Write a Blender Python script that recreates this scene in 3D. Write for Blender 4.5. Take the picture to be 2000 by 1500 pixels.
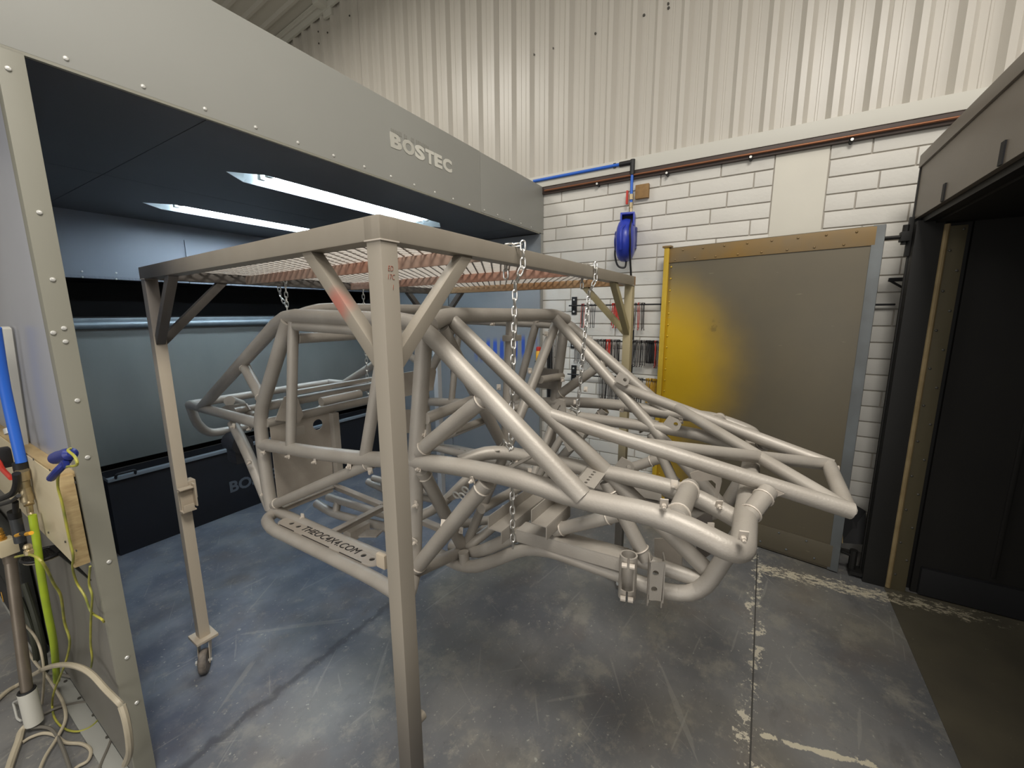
import bpy, bmesh, math, random
from mathutils import Vector, Matrix
for o in list(bpy.data.objects): bpy.data.objects.remove(o)
SC = bpy.context.scene
COL = SC.collection
random.seed(7)
R = math.radians

# ------------------------------------------------------------------ camera
cd = bpy.data.cameras.new('camera'); cam = bpy.data.objects.new('camera', cd); COL.objects.link(cam)
cd.sensor_fit = 'HORIZONTAL'; cd.sensor_width = 36.0; cd.lens = 36.0 * 799.93 / 2000.0
cd.clip_start = 0.02; cd.clip_end = 200
yaw, pit, rol = R(31.414), R(9.7585), R(-0.3483)
fw = Vector((math.cos(yaw)*math.cos(pit), math.sin(yaw)*math.cos(pit), -math.sin(pit)))
rt = Vector((math.sin(yaw), -math.cos(yaw), 0)); up = rt.cross(fw)
rt2 = rt*math.cos(rol) + up*math.sin(rol); up2 = up*math.cos(rol) - rt*math.sin(rol)
M = Matrix((rt2, up2, -fw)).transposed().to_4x4(); M.translation = Vector((0, 0, 1.6))
cam.matrix_world = M
SC.camera = cam

# ------------------------------------------------------------------ world, lamps, exposure
SC.view_settings.view_transform = 'Standard'; SC.view_settings.look = 'None'
SC.view_settings.gamma = 1.0; SC.view_settings.use_curve_mapping = False
SC.view_settings.exposure = 0.0
W = bpy.data.worlds.new('workshop_ambient'); SC.world = W; W.use_nodes = True
bg = W.node_tree.nodes['Background']; bg.inputs[0].default_value = (1.0, 0.965, 0.90, 1); bg.inputs[1].default_value = 0.27
def area(name, loc, rot, sx, sy, power, col):
    l = bpy.data.lights.new(name, 'AREA'); l.shape = 'RECTANGLE'; l.size = sx; l.size_y = sy; l.energy = power; l.color = col
    o = bpy.data.objects.new(name, l); COL.objects.link(o); o.location = loc; o.rotation_euler = rot
    return o
area('unseen_roof_light', (-0.3, -0.6, 4.6), (0, 0, 0), 1.2, 1.2, 165, (1.0, 0.955, 0.885))
area('unseen_roof_light', (-2.6, 2.0, 4.6), (0, 0, 0), 1.6, 1.6, 75, (1.0, 0.955, 0.89))
area('unseen_roof_light', (-2.6, -3.2, 4.6), (0, 0, 0), 1.6, 1.6, 75, (1.0, 0.955, 0.89))
area('unseen_roof_light', (1.4, -3.6, 4.8), (0, 0, 0), 1.4, 1.4, 95, (1.0, 0.95, 0.875))
area('unseen_roof_light', (1.0, 3.6, 4.75), (0, 0, 0), 1.4, 1.4, 75, (1.0, 0.955, 0.885))  # unseen light added above the booth to brighten the left cladding
area('unseen_daylight_fill', (-4.2, -0.4, 1.7), (R(90), 0, R(-90)), 3.4, 2.8, 75, (1.0, 0.98, 0.96))  # unseen fill added behind the camera to light the near faces

# ------------------------------------------------------------------ materials
def srgb(r, g, b):
    f = lambda c: (c/255/12.92 if c/255 <= .04045 else ((c/255+.055)/1.055)**2.4)
    return (f(r), f(g), f(b), 1)
def mat(name, col, rough=.5, metal=0.0, col2=None, scale=8, amt=.5, bump=0, bscale=60, spec=.5, detail=4, stretch=None):
    m = bpy.data.materials.new(name); m.use_nodes = True; nt = m.node_tree; p = nt.nodes['Principled BSDF']
    p.inputs['Roughness'].default_value = rough; p.inputs['Metallic'].default_value = metal
    p.inputs['Specular IOR Level'].default_value = spec
    p.inputs['Base Color'].default_value = col
    pos = nt.nodes.new('ShaderNodeNewGeometry').outputs['Position']
    if stretch:
        vm = nt.nodes.new('ShaderNodeVectorMath'); vm.operation = 'MULTIPLY'; vm.inputs[1].default_value = stretch
        nt.links.new(pos, vm.inputs[0]); pos = vm.outputs[0]
    if col2:
        n = nt.nodes.new('ShaderNodeTexNoise'); n.inputs['Scale'].default_value = scale; n.inputs['Detail'].default_value = detail
        nt.links.new(pos, n.inputs['Vector'])
        rp = nt.nodes.new('ShaderNodeValToRGB'); rp.color_ramp.elements[0].position = .5-amt/2; rp.color_ramp.elements[1].position = .5+amt/2
        rp.color_ramp.elements[0].color = col; rp.color_ramp.elements[1].color = col2
        nt.links.new(n.outputs['Fac'], rp.inputs[0]); nt.links.new(rp.outputs[0], p.inputs['Base Color'])
    if bump:
        n2 = nt.nodes.new('ShaderNodeTexNoise'); n2.inputs['Scale'].default_value = bscale; n2.inputs['Detail'].default_value = 3
        nt.links.new(pos, n2.inputs['Vector'])
        b = nt.nodes.new('ShaderNodeBump'); b.inputs['Strength'].default_value = bump; b.inputs['Distance'].default_value = .004
        nt.links.new(n2.outputs['Fac'], b.inputs['Height']); nt.links.new(b.outputs[0], p.inputs['Normal'])
    return m
def node(nt, t, **k):
    n = nt.nodes.new(t)
    for a, v in k.items(): setattr(n, a, v)
    return n
def maths(nt, op, a, b=None, c=None, clamp=False):
    n = nt.nodes.new('ShaderNodeMath'); n.operation = op; n.use_clamp = clamp
    for i, v in enumerate((a, b, c)):
        if v is None: continue
        if isinstance(v, (int, float)): n.inputs[i].default_value = v
        else: nt.links.new(v, n.inputs[i])
    return n.outputs[0]
def smooth(nt, v, lo, hi):
    n = nt.nodes.new('ShaderNodeMapRange'); n.interpolation_type = 'SMOOTHSTEP'
    n.inputs['From Min'].default_value = lo; n.inputs['From Max'].default_value = hi
    nt.links.new(v, n.inputs['Value']); return n.outputs[0]
def noise(nt, vec, scale, detail=4, rough=.55):
    n = nt.nodes.new('ShaderNodeTexNoise'); n.inputs['Scale'].default_value = scale; n.inputs['Detail'].default_value = detail
    n.inputs['Roughness'].default_value = rough; nt.links.new(vec, n.inputs['Vector']); return n.outputs['Fac']
def mixc(nt, f, a, b):
    n = nt.nodes.new('ShaderNodeMix'); n.data_type = 'RGBA'
    if isinstance(f, (int, float)): n.inputs[0].default_value = f
    else: nt.links.new(f, n.inputs[0])
    for i, v in ((6, a), (7, b)):
        if isinstance(v, tuple): n.inputs[i].default_value = v
        else: nt.links.new(v, n.inputs[i])
    return n.outputs[2]
def scaled(nt, v, s):
    n = nt.nodes.new('ShaderNodeVectorMath'); n.operation = 'MULTIPLY'; n.inputs[1].default_value = s
    nt.links.new(v, n.inputs[0]); return n.outputs[0]

STEEL = mat('blasted_steel', srgb(172, 166, 157), .48, .2, srgb(152, 145, 135), 9, .6, .12, 220)
STEEL_D = mat('blasted_steel_plate', srgb(170, 162, 151), .6, .12, srgb(152, 143, 132), 14, .6, .12, 220)
WELD = mat('weld_bead', srgb(196, 187, 175), .5, .2)
STAND = mat('stand_steel', srgb(156, 148, 135), .42, .2, srgb(136, 128, 115), 5, .7, .08, 90, stretch=(1, 1, .25))
STAND_L = mat('cream_powder_leg', srgb(196, 183, 163), .5, .1, srgb(184, 170, 150), 5, .6, .05, 90)
STAND_D = mat('dark_bare_steel', srgb(108, 102, 96), .5, .3, srgb(88, 84, 80), 5, .6, .05, 90)
STAND_R = mat('red_oxide_bar', srgb(168, 152, 138), .55, .1, srgb(160, 116, 96), 2.2, .3, .05, 90)
STAND_Y = mat('yellow_dusted_steel', srgb(150, 141, 118), .5, .15, srgb(156, 143, 96), 3, .6, .05, 90)
CHAINM = mat('zinc_chain', srgb(205, 203, 198), .3, .85)
CHAIND = mat('dark_chain', srgb(110, 110, 112), .4, .8)
BOOTH = mat('booth_grey_powder_coat', srgb(153, 153, 147), .45, 0, srgb(145, 145, 139), 1.6, .7, .03, 300)
BOOTH_J = mat('booth_jamb_grey', srgb(140, 138, 125), .5, 0, srgb(132, 130, 118), 3, .7, .03, 300)
CEIL_D = mat('booth_ceiling_dark', srgb(82, 82, 84), .5, 0, srgb(74, 74, 77), 3, .7, .06, 150)
BACKP = mat('booth_back_steel', srgb(136, 138, 134), .45, .1, srgb(116, 119, 117), 2.2, .7, .05, 90, stretch=(1.5, 1.5, .5))
UPPERP = mat('booth_upper_panel', srgb(150, 156, 164), .45, .05, srgb(138, 144, 154), 2.2, .7, .04, 120)
BLACK = mat('matt_black', srgb(18, 18, 20), .7)
NAVY = mat('bin_navy_black', srgb(26, 29, 36), .6, 0, srgb(20, 22, 28), 4, .6)
RAILM = mat('rail_galvanised', srgb(150, 160, 165), .4, .4, srgb(120, 130, 136), 12, .6)
SIDE = mat('side_panel_satin', srgb(176, 178, 186), .32, .25, srgb(164, 166, 174), 2, .7, .02, 200)
WHITE = mat('white_painted_brick', srgb(216, 213, 205), .6, 0, srgb(203, 200, 192), 3, .7, .35, 45)
MORTAR = mat('painted_joint', srgb(176, 170, 160), .8, 0, None, bump=.2, bscale=80)
RENDERM = mat('rendered_patch', srgb(214, 210, 197), .6, 0, srgb(206, 202, 190), 4, .7, .08, 60)
CLAD = mat('cladding_offwhite', srgb(200, 195, 185), .34, 0, srgb(190, 185, 175), 1.4, .8, .02, 100, stretch=(1, 3, .2))
TRIMM = mat('flashing_grey', srgb(200, 198, 188), .5)
BROWN = mat('brown_conduit', srgb(70, 54, 46), .5, .1, srgb(54, 40, 34), 8, .6)
COPPER = mat('copper_pipe', srgb(140, 92, 64), .4, .6)
OVEN = mat('oven_brown_grey', srgb(132, 123, 112), .45, .15, srgb(118, 110, 100), 3, .7, .04, 120)
OVEN_D = mat('oven_interior', srgb(25, 23, 19), .7, .1, srgb(19, 17, 14), 3, .7, .1, 60)
OVEN_J = mat('oven_jamb', srgb(98, 90, 68), .55, .3, srgb(78, 71, 52), 6, .7, .05, 100, stretch=(1, 1, .2))
OVEN_F = mat('oven_frame_black', srgb(32, 31, 29), .6, .2, srgb(26, 25, 23), 4, .6)
SCREW = mat('screw_zinc', srgb(215, 214, 208), .35, .4)
SCREW_D = mat('screw_dark', srgb(84, 82, 76), .5, .4)
BLUEH = mat('blue_plastic', srgb(44, 62, 170), .35, 0, None)
BLUEP = mat('blue_air_pipe', srgb(46, 104, 205), .4)
NAVYB = mat('navy_plastic', srgb(34, 46, 120), .35)
RUBBER = mat('black_rubber', srgb(26, 26, 27), .5)
LIME = mat('lime_hose', srgb(172, 196, 40), .4, 0, srgb(152, 172, 52), 12, .5)
WIREY = mat('yellow_green_wire', srgb(186, 178, 70), .45, 0, srgb(118, 124, 62), 14, .4)
HOSEW = mat('cream_hose', srgb(190, 180, 158), .5, 0, srgb(160, 150, 130), 9, .6)
HOSEG = mat('grey_cable', srgb(106, 102, 94), .5)
PLY = mat('plywood', srgb(208, 196, 166), .6, 0, srgb(196, 182, 150), 6, .6, .05, 80, stretch=(1, .4, 3))
PLYE = mat('plywood_edge', srgb(190, 168, 124), .65, 0, srgb(160, 136, 96), 30, .5, stretch=(1, .2, 4))
BRASS = mat('nickel_brass', srgb(196, 180, 146), .3, .8)
GOLD = mat('brass_fitting', srgb(196, 150, 72), .3, .8)
STAINL = mat('stainless_barrel', srgb(136, 126, 114), .38, .6, srgb(118, 108, 96), 12, .6)
REDP = mat('red_plastic', srgb(190, 56, 44), .45)
YELP = mat('yellow_plastic', srgb(222, 160, 30), .45)
WOOD = mat('wood_block', srgb(150, 116, 68), .6, 0, srgb(126, 94, 52), 20, .5)
GLASSY = mat('smoked_bowl', srgb(70, 72, 74), .2, .2)
HOOK_B = mat('hook_black', srgb(30, 27, 27), .5)
HOOK_W = mat('hook_bare_wire', srgb(150, 144, 138), .4, .6)
HOOK_R = mat('hook_red_dusted', srgb(182, 52, 38), .6)
HOOK_O = mat('hook_ochre_dusted', srgb(178, 138, 40), .6)
WHEELM = mat('worn_castor_tread', srgb(142, 132, 122), .7, 0, srgb(96, 90, 84), 40, .4)
INK = mat('cut_through_dark', srgb(34, 30, 28), .8)
REDINK = mat('red_marker', srgb(150, 66, 44), .7)
LOGO = mat('logo_pale', srgb(206, 204, 194), .5)
LOGO_D = mat('logo_dim', srgb(92, 98, 106), .5)
LAMP = bpy.data.materials.new('lamp_tube_glow'); LAMP.use_nodes = True
_p = LAMP.node_tree.nodes['Principled BSDF']; _p.inputs['Base Color'].default_value = (.9, .95, 1, 1)
_p.inputs['Emission Color'].default_value = (.74, .88, 1, 1); _p.inputs['Emission Strength'].default_value = 34.0
LAMPH = mat('lamp_housing', srgb(196, 204, 206), .4)

def two_tone(name, c1, c2, z0, z1):
    """noisy boundary in height between two tones; left leg: bare steel over pale powder"""
    m = mat(name, c1, .5, .15); nt = m.node_tree; p = nt.nodes['Principled BSDF']
    pos = nt.nodes.new('ShaderNodeNewGeometry').outputs['Position']
    s = node(nt, 'ShaderNodeSeparateXYZ'); nt.links.new(pos, s.inputs[0])
    z = maths(nt, 'ADD', s.outputs[2], maths(nt, 'MULTIPLY', noise(nt, pos, 6), .08))
    nt.links.new(mixc(nt, smooth(nt, z, z0, z1), c1, c2), p.inputs['Base Color']); return m
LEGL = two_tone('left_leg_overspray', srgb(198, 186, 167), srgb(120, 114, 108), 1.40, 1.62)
LEGR = two_tone('far_leg_two_tone', srgb(92, 88, 82), srgb(162, 150, 118), .72, 1.02)  # tan above, dark grey towards the bottom
LEGN = two_tone('near_leg_two_tone', srgb(96, 91, 85), srgb(156, 148, 135), .5, 1.0)  # tone gets darker towards the foot

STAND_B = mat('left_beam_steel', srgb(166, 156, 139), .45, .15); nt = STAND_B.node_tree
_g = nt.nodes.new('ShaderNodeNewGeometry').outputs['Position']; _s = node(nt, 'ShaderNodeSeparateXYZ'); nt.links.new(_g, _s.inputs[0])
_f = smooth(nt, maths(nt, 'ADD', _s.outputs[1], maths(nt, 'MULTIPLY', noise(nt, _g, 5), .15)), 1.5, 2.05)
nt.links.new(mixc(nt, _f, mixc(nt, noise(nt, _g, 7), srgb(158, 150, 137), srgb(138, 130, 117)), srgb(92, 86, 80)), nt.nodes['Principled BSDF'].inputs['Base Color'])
STAND_S = mat('brace_red_spray', srgb(166, 156, 139), .45, .15); nt = STAND_S.node_tree
_g = nt.nodes.new('ShaderNodeNewGeometry').outputs['Position']
_d = nt.nodes.new('ShaderNodeVectorMath'); _d.operation = 'DISTANCE'; nt.links.new(_g, _d.inputs[0]); _d.inputs[1].default_value = (0.575, 0.8006, 1.6182)
_f = maths(nt, 'MULTIPLY', maths(nt, 'SUBTRACT', 1.0, smooth(nt, maths(nt, 'ADD', _d.outputs['Value'], maths(nt, 'MULTIPLY', noise(nt, _g, 30), .02)), .02, .065)), .55)
nt.links.new(mixc(nt, _f, mixc(nt, noise(nt, _g, 7), srgb(158, 150, 137), srgb(138, 130, 117)), srgb(196, 84, 70)), nt.nodes['Principled BSDF'].inputs['Base Color'])

# door: yellow powder overspray fading to brown-grey steel
DOORM = mat('dusted_oven_door', srgb(96, 87, 68), .42, .25); nt = DOORM.node_tree; p = nt.nodes['Principled BSDF']
pos = nt.nodes.new('ShaderNodeNewGeometry').outputs['Position']; sp = node(nt, 'ShaderNodeSeparateXYZ'); nt.links.new(pos, sp.inputs[0])
wob = noise(nt, pos, 2.2)
dy = maths(nt, 'ADD', maths(nt, 'SUBTRACT', .70, sp.outputs[1]), maths(nt, 'MULTIPLY', maths(nt, 'SUBTRACT', wob, .5), .25))
zz = maths(nt, 'DIVIDE', maths(nt, 'SUBTRACT', sp.outputs[2], 1.20), .72); z2 = maths(nt, 'MULTIPLY', zz, zz)
rad = maths(nt, 'SQRT', maths(nt, 'ADD', maths(nt, 'POWER', maths(nt, 'DIVIDE', dy, .66), 2.0), z2))
low = maths(nt, 'MULTIPLY', smooth(nt, maths(nt, 'SUBTRACT', 1.3, sp.outputs[2]), .1, .5), maths(nt, 'SUBTRACT', 1.0, smooth(nt, dy, .1, .42)))
yl = maths(nt, 'MAXIMUM', maths(nt, 'SUBTRACT', 1.0, smooth(nt, rad, .35, 1.12)), maths(nt, 'MULTIPLY', low, .75))
base = mixc(nt, noise(nt, pos, 3.5), srgb(102, 93, 74), srgb(90, 84, 71))
c = mixc(nt, yl, base, srgb(196, 158, 24))
scr = smooth(nt, noise(nt, scaled(nt, pos, (3, 3, 22)), 2.6, 6), .70, .74)
c = mixc(nt, maths(nt, 'MULTIPLY', scr, .35), c, srgb(160, 150, 120))
smu = smooth(nt, noise(nt, pos, 5.0, 5), .68, .74)
c = mixc(nt, maths(nt, 'MULTIPLY', smu, .4), c, srgb(60, 54, 42)); nt.links.new(c, p.inputs['Base Color'])
DOORT = mat('door_flange', srgb(112, 102, 84), .45, .25, srgb(140, 108, 50), 3, .5)
DOORE = mat('door_edge_steel', srgb(120, 126, 128), .45, .3, srgb(84, 84, 82), 4, .7)
DOORYE = mat('door_flange_yellow', srgb(200, 166, 34), .45, .1, srgb(176, 146, 50), 3, .7)

# booth right wall: grey steel with blue test sprays
RW = mat('booth_right_wall', srgb(110, 118, 126), .5, .1); nt = RW.node_tree; p = nt.nodes['Principled BSDF']
pos = nt.nodes.new('ShaderNodeNewGeometry').outputs['Position']; sp = node(nt, 'ShaderNodeSeparateXYZ'); nt.links.new(pos, sp.inputs[0])
base = mixc(nt, noise(nt, pos, 2.5), srgb(122, 127, 131), srgb(138, 142, 145))
wv = maths(nt, 'SINE', maths(nt, 'MULTIPLY', sp.outputs[1], 80.0))
stk = smooth(nt, maths(nt, 'ADD', wv, maths(nt, 'MULTIPLY', maths(nt, 'SUBTRACT', noise(nt, scaled(nt, pos, (1, 1, .2)), 7), .5), 3.4)), -.35, .35)
zc = maths(nt, 'ABSOLUTE', maths(nt, 'SUBTRACT', maths(nt, 'ADD', sp.outputs[2], maths(nt, 'MULTIPLY', noise(nt, pos, 9), .08)), maths(nt, 'ADD', 1.30, maths(nt, 'MULTIPLY', maths(nt, 'SUBTRACT', 2.2, sp.outputs[1]), .10))))
band = maths(nt, 'SUBTRACT', 1.0, smooth(nt, zc, .05, .13))
yin = maths(nt, 'MULTIPLY', smooth(nt, sp.outputs[1], 1.74, 1.80), maths(nt, 'SUBTRACT', 1.0, smooth(nt, sp.outputs[1], 2.36, 2.52)))
msk = maths(nt, 'MULTIPLY', maths(nt, 'MULTIPLY', stk, band), yin)
c = mixc(nt, maths(nt, 'MULTIPLY', msk, .9), base, srgb(32, 78, 178)); nt.links.new(c, p.inputs['Base Color'])

# floor: worn grey paint, a joint along x, a peeled strip at the oven threshold
FLOOR = mat('worn_grey_floor_paint', srgb(92, 93, 95), .34); nt = FLOOR.node_tree; p = nt.nodes['Principled BSDF']
pos = nt.nodes.new('ShaderNodeNewGeometry').outputs['Position']; sp = node(nt, 'ShaderNodeSeparateXYZ'); nt.links.new(pos, sp.inputs[0])
fx, fy = sp.outputs[0], sp.outputs[1]
c = mixc(nt, smooth(nt, noise(nt, pos, 1.6, 5), .36, .64), srgb(96, 97, 99), srgb(124, 123, 121))
c = mixc(nt, maths(nt, 'MULTIPLY', smooth(nt, noise(nt, pos, 4.5, 6, .7), .50, .66), .6), c, srgb(146, 142, 131))
c = mixc(nt, maths(nt, 'MULTIPLY', smooth(nt, noise(nt, scaled(nt, pos, (1, 2.2, 1)), 3.1, 6, .65), .56, .70), .45), c, srgb(88, 86, 86))
gn = maths(nt, 'MULTIPLY', smooth(nt, noise(nt, pos, 1.1, 2), .5, .7), .35)
c = mixc(nt, gn, c, srgb(128, 120, 102))
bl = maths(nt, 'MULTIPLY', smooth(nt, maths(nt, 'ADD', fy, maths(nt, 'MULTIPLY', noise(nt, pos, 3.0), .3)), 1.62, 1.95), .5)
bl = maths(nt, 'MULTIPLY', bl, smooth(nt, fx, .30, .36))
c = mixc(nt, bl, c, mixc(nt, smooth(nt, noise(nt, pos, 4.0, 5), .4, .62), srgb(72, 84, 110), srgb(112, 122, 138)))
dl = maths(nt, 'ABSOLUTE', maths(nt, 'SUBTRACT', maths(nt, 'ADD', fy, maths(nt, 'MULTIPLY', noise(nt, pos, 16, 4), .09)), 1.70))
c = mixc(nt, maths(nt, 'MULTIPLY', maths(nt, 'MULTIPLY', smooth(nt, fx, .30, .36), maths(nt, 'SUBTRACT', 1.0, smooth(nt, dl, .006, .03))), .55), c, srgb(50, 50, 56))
c = mixc(nt, maths(nt, 'MULTIPLY', smooth(nt, noise(nt, pos, 2.4, 4), .52, .68), .4), c, srgb(104, 94, 86))
c = mixc(nt, maths(nt, 'MULTIPLY', smooth(nt, noise(nt, pos, 12, 8, .8), .54, .66), .5), c, srgb(150, 146, 134))
c = mixc(nt, maths(nt, 'MULTIPLY', smooth(nt, noise(nt, pos, 34, 6, .8), .60, .68), .45), c, srgb(178, 172, 156))
c = mixc(nt, maths(nt, 'MULTIPLY', smooth(nt, noise(nt, scaled(nt, pos, (1, 1.01, 1)), 19, 5, .8), .60, .70), .35), c, srgb(70, 68, 66))
c = mixc(nt, maths(nt, 'MULTIPLY', smooth(nt, noise(nt, pos, 46, 3), .66, .72), .7), c, srgb(170, 168, 156))
for sc_, st_, th in ((2.0, (9, .5, 1), .68), (1.7, (.5, 9, 1), .685), (3.4, (12, .5, 1), .68), (4.1, (.6, 14, 1), .69)):
    rot = node(nt, 'ShaderNodeVectorRotate'); rot.inputs['Angle'].default_value = .5*sc_; nt.links.new(pos, rot.inputs['Vector'])
    s_ = smooth(nt, noise(nt, scaled(nt, rot.outputs[0], st_), sc_, 3, .5), th, th+.02)
    c = mixc(nt, maths(nt, 'MULTIPLY', s_, .28), c, srgb(160, 158, 148))
pn = noise(nt, scaled(nt, pos, (1.0, 1.0, 1)), 13, 6, .75)
dj = maths(nt, 'ABSOLUTE', maths(nt, 'ADD', fy, .088))
jm = maths(nt, 'SUBTRACT', 1.0, smooth(nt, dj, .0, .10))
c = mixc(nt, maths(nt, 'MULTIPLY', smooth(nt, maths(nt, 'ADD', pn, maths(nt, 'MULTIPLY', jm, .17)), .69, .72), .9), c, srgb(206, 198, 178))
dt = maths(nt, 'ABSOLUTE', maths(nt, 'SUBTRACT', fx, maths(nt, 'SUBTRACT', 2.82, maths(nt, 'MULTIPLY', fy, .09))))
tm = maths(nt, 'MULTIPLY', maths(nt, 'SUBTRACT', 1.0, smooth(nt, dt, .02, .12)), maths(nt, 'MULTIPLY', smooth(nt, maths(nt, 'SUBTRACT', 0, fy), .05, .12), maths(nt, 'SUBTRACT', 1.0, smooth(nt, maths(nt, 'SUBTRACT', 0, fy), .75, 1.4))))
c = mixc(nt, smooth(nt, maths(nt, 'ADD', noise(nt, scaled(nt, pos, (1.6, .8, 1)), 21, 7, .85), maths(nt, 'MULTIPLY', tm, .19)), .66, .70), c, srgb(206, 196, 172))
dc = maths(nt, 'ABSOLUTE', maths(nt, 'SUBTRACT', maths(nt, 'ADD', fx, maths(nt, 'MULTIPLY', noise(nt, pos, 5), .03)), maths(nt, 'SUBTRACT', 1.61, maths(nt, 'MULTIPLY', fy, .22))))
cm = maths(nt, 'MULTIPLY', maths(nt, 'SUBTRACT', 1.0, smooth(nt, dc, .0, .03)), maths(nt, 'MULTIPLY', smooth(nt, maths(nt, 'SUBTRACT', 0, fy), .08, .14), maths(nt, 'SUBTRACT', 1.0, smooth(nt, maths(nt, 'SUBTRACT', 0, fy), .45, .6))))
c = mixc(nt, smooth(nt, maths(nt, 'ADD', pn, maths(nt, 'MULTIPLY', cm, .22)), .66, .70), c, srgb(200, 192, 170))
nt.links.new(c, p.inputs['Base Color'])
rr = node(nt, 'ShaderNodeMapRange'); rr.inputs['To Min'].default_value = .24; rr.inputs['To Max'].default_value = .58
nt.links.new(noise(nt, pos, 3.0, 5), rr.inputs['Value']); nt.links.new(rr.outputs[0], p.inputs['Roughness'])
bp = node(nt, 'ShaderNodeBump'); bp.inputs['Strength'].default_value = .15; bp.inputs['Distance'].default_value = .003
nt.links.new(noise(nt, pos, 22, 5), bp.inputs['Height']); nt.links.new(bp.outputs[0], p.inputs['Normal'])

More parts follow.
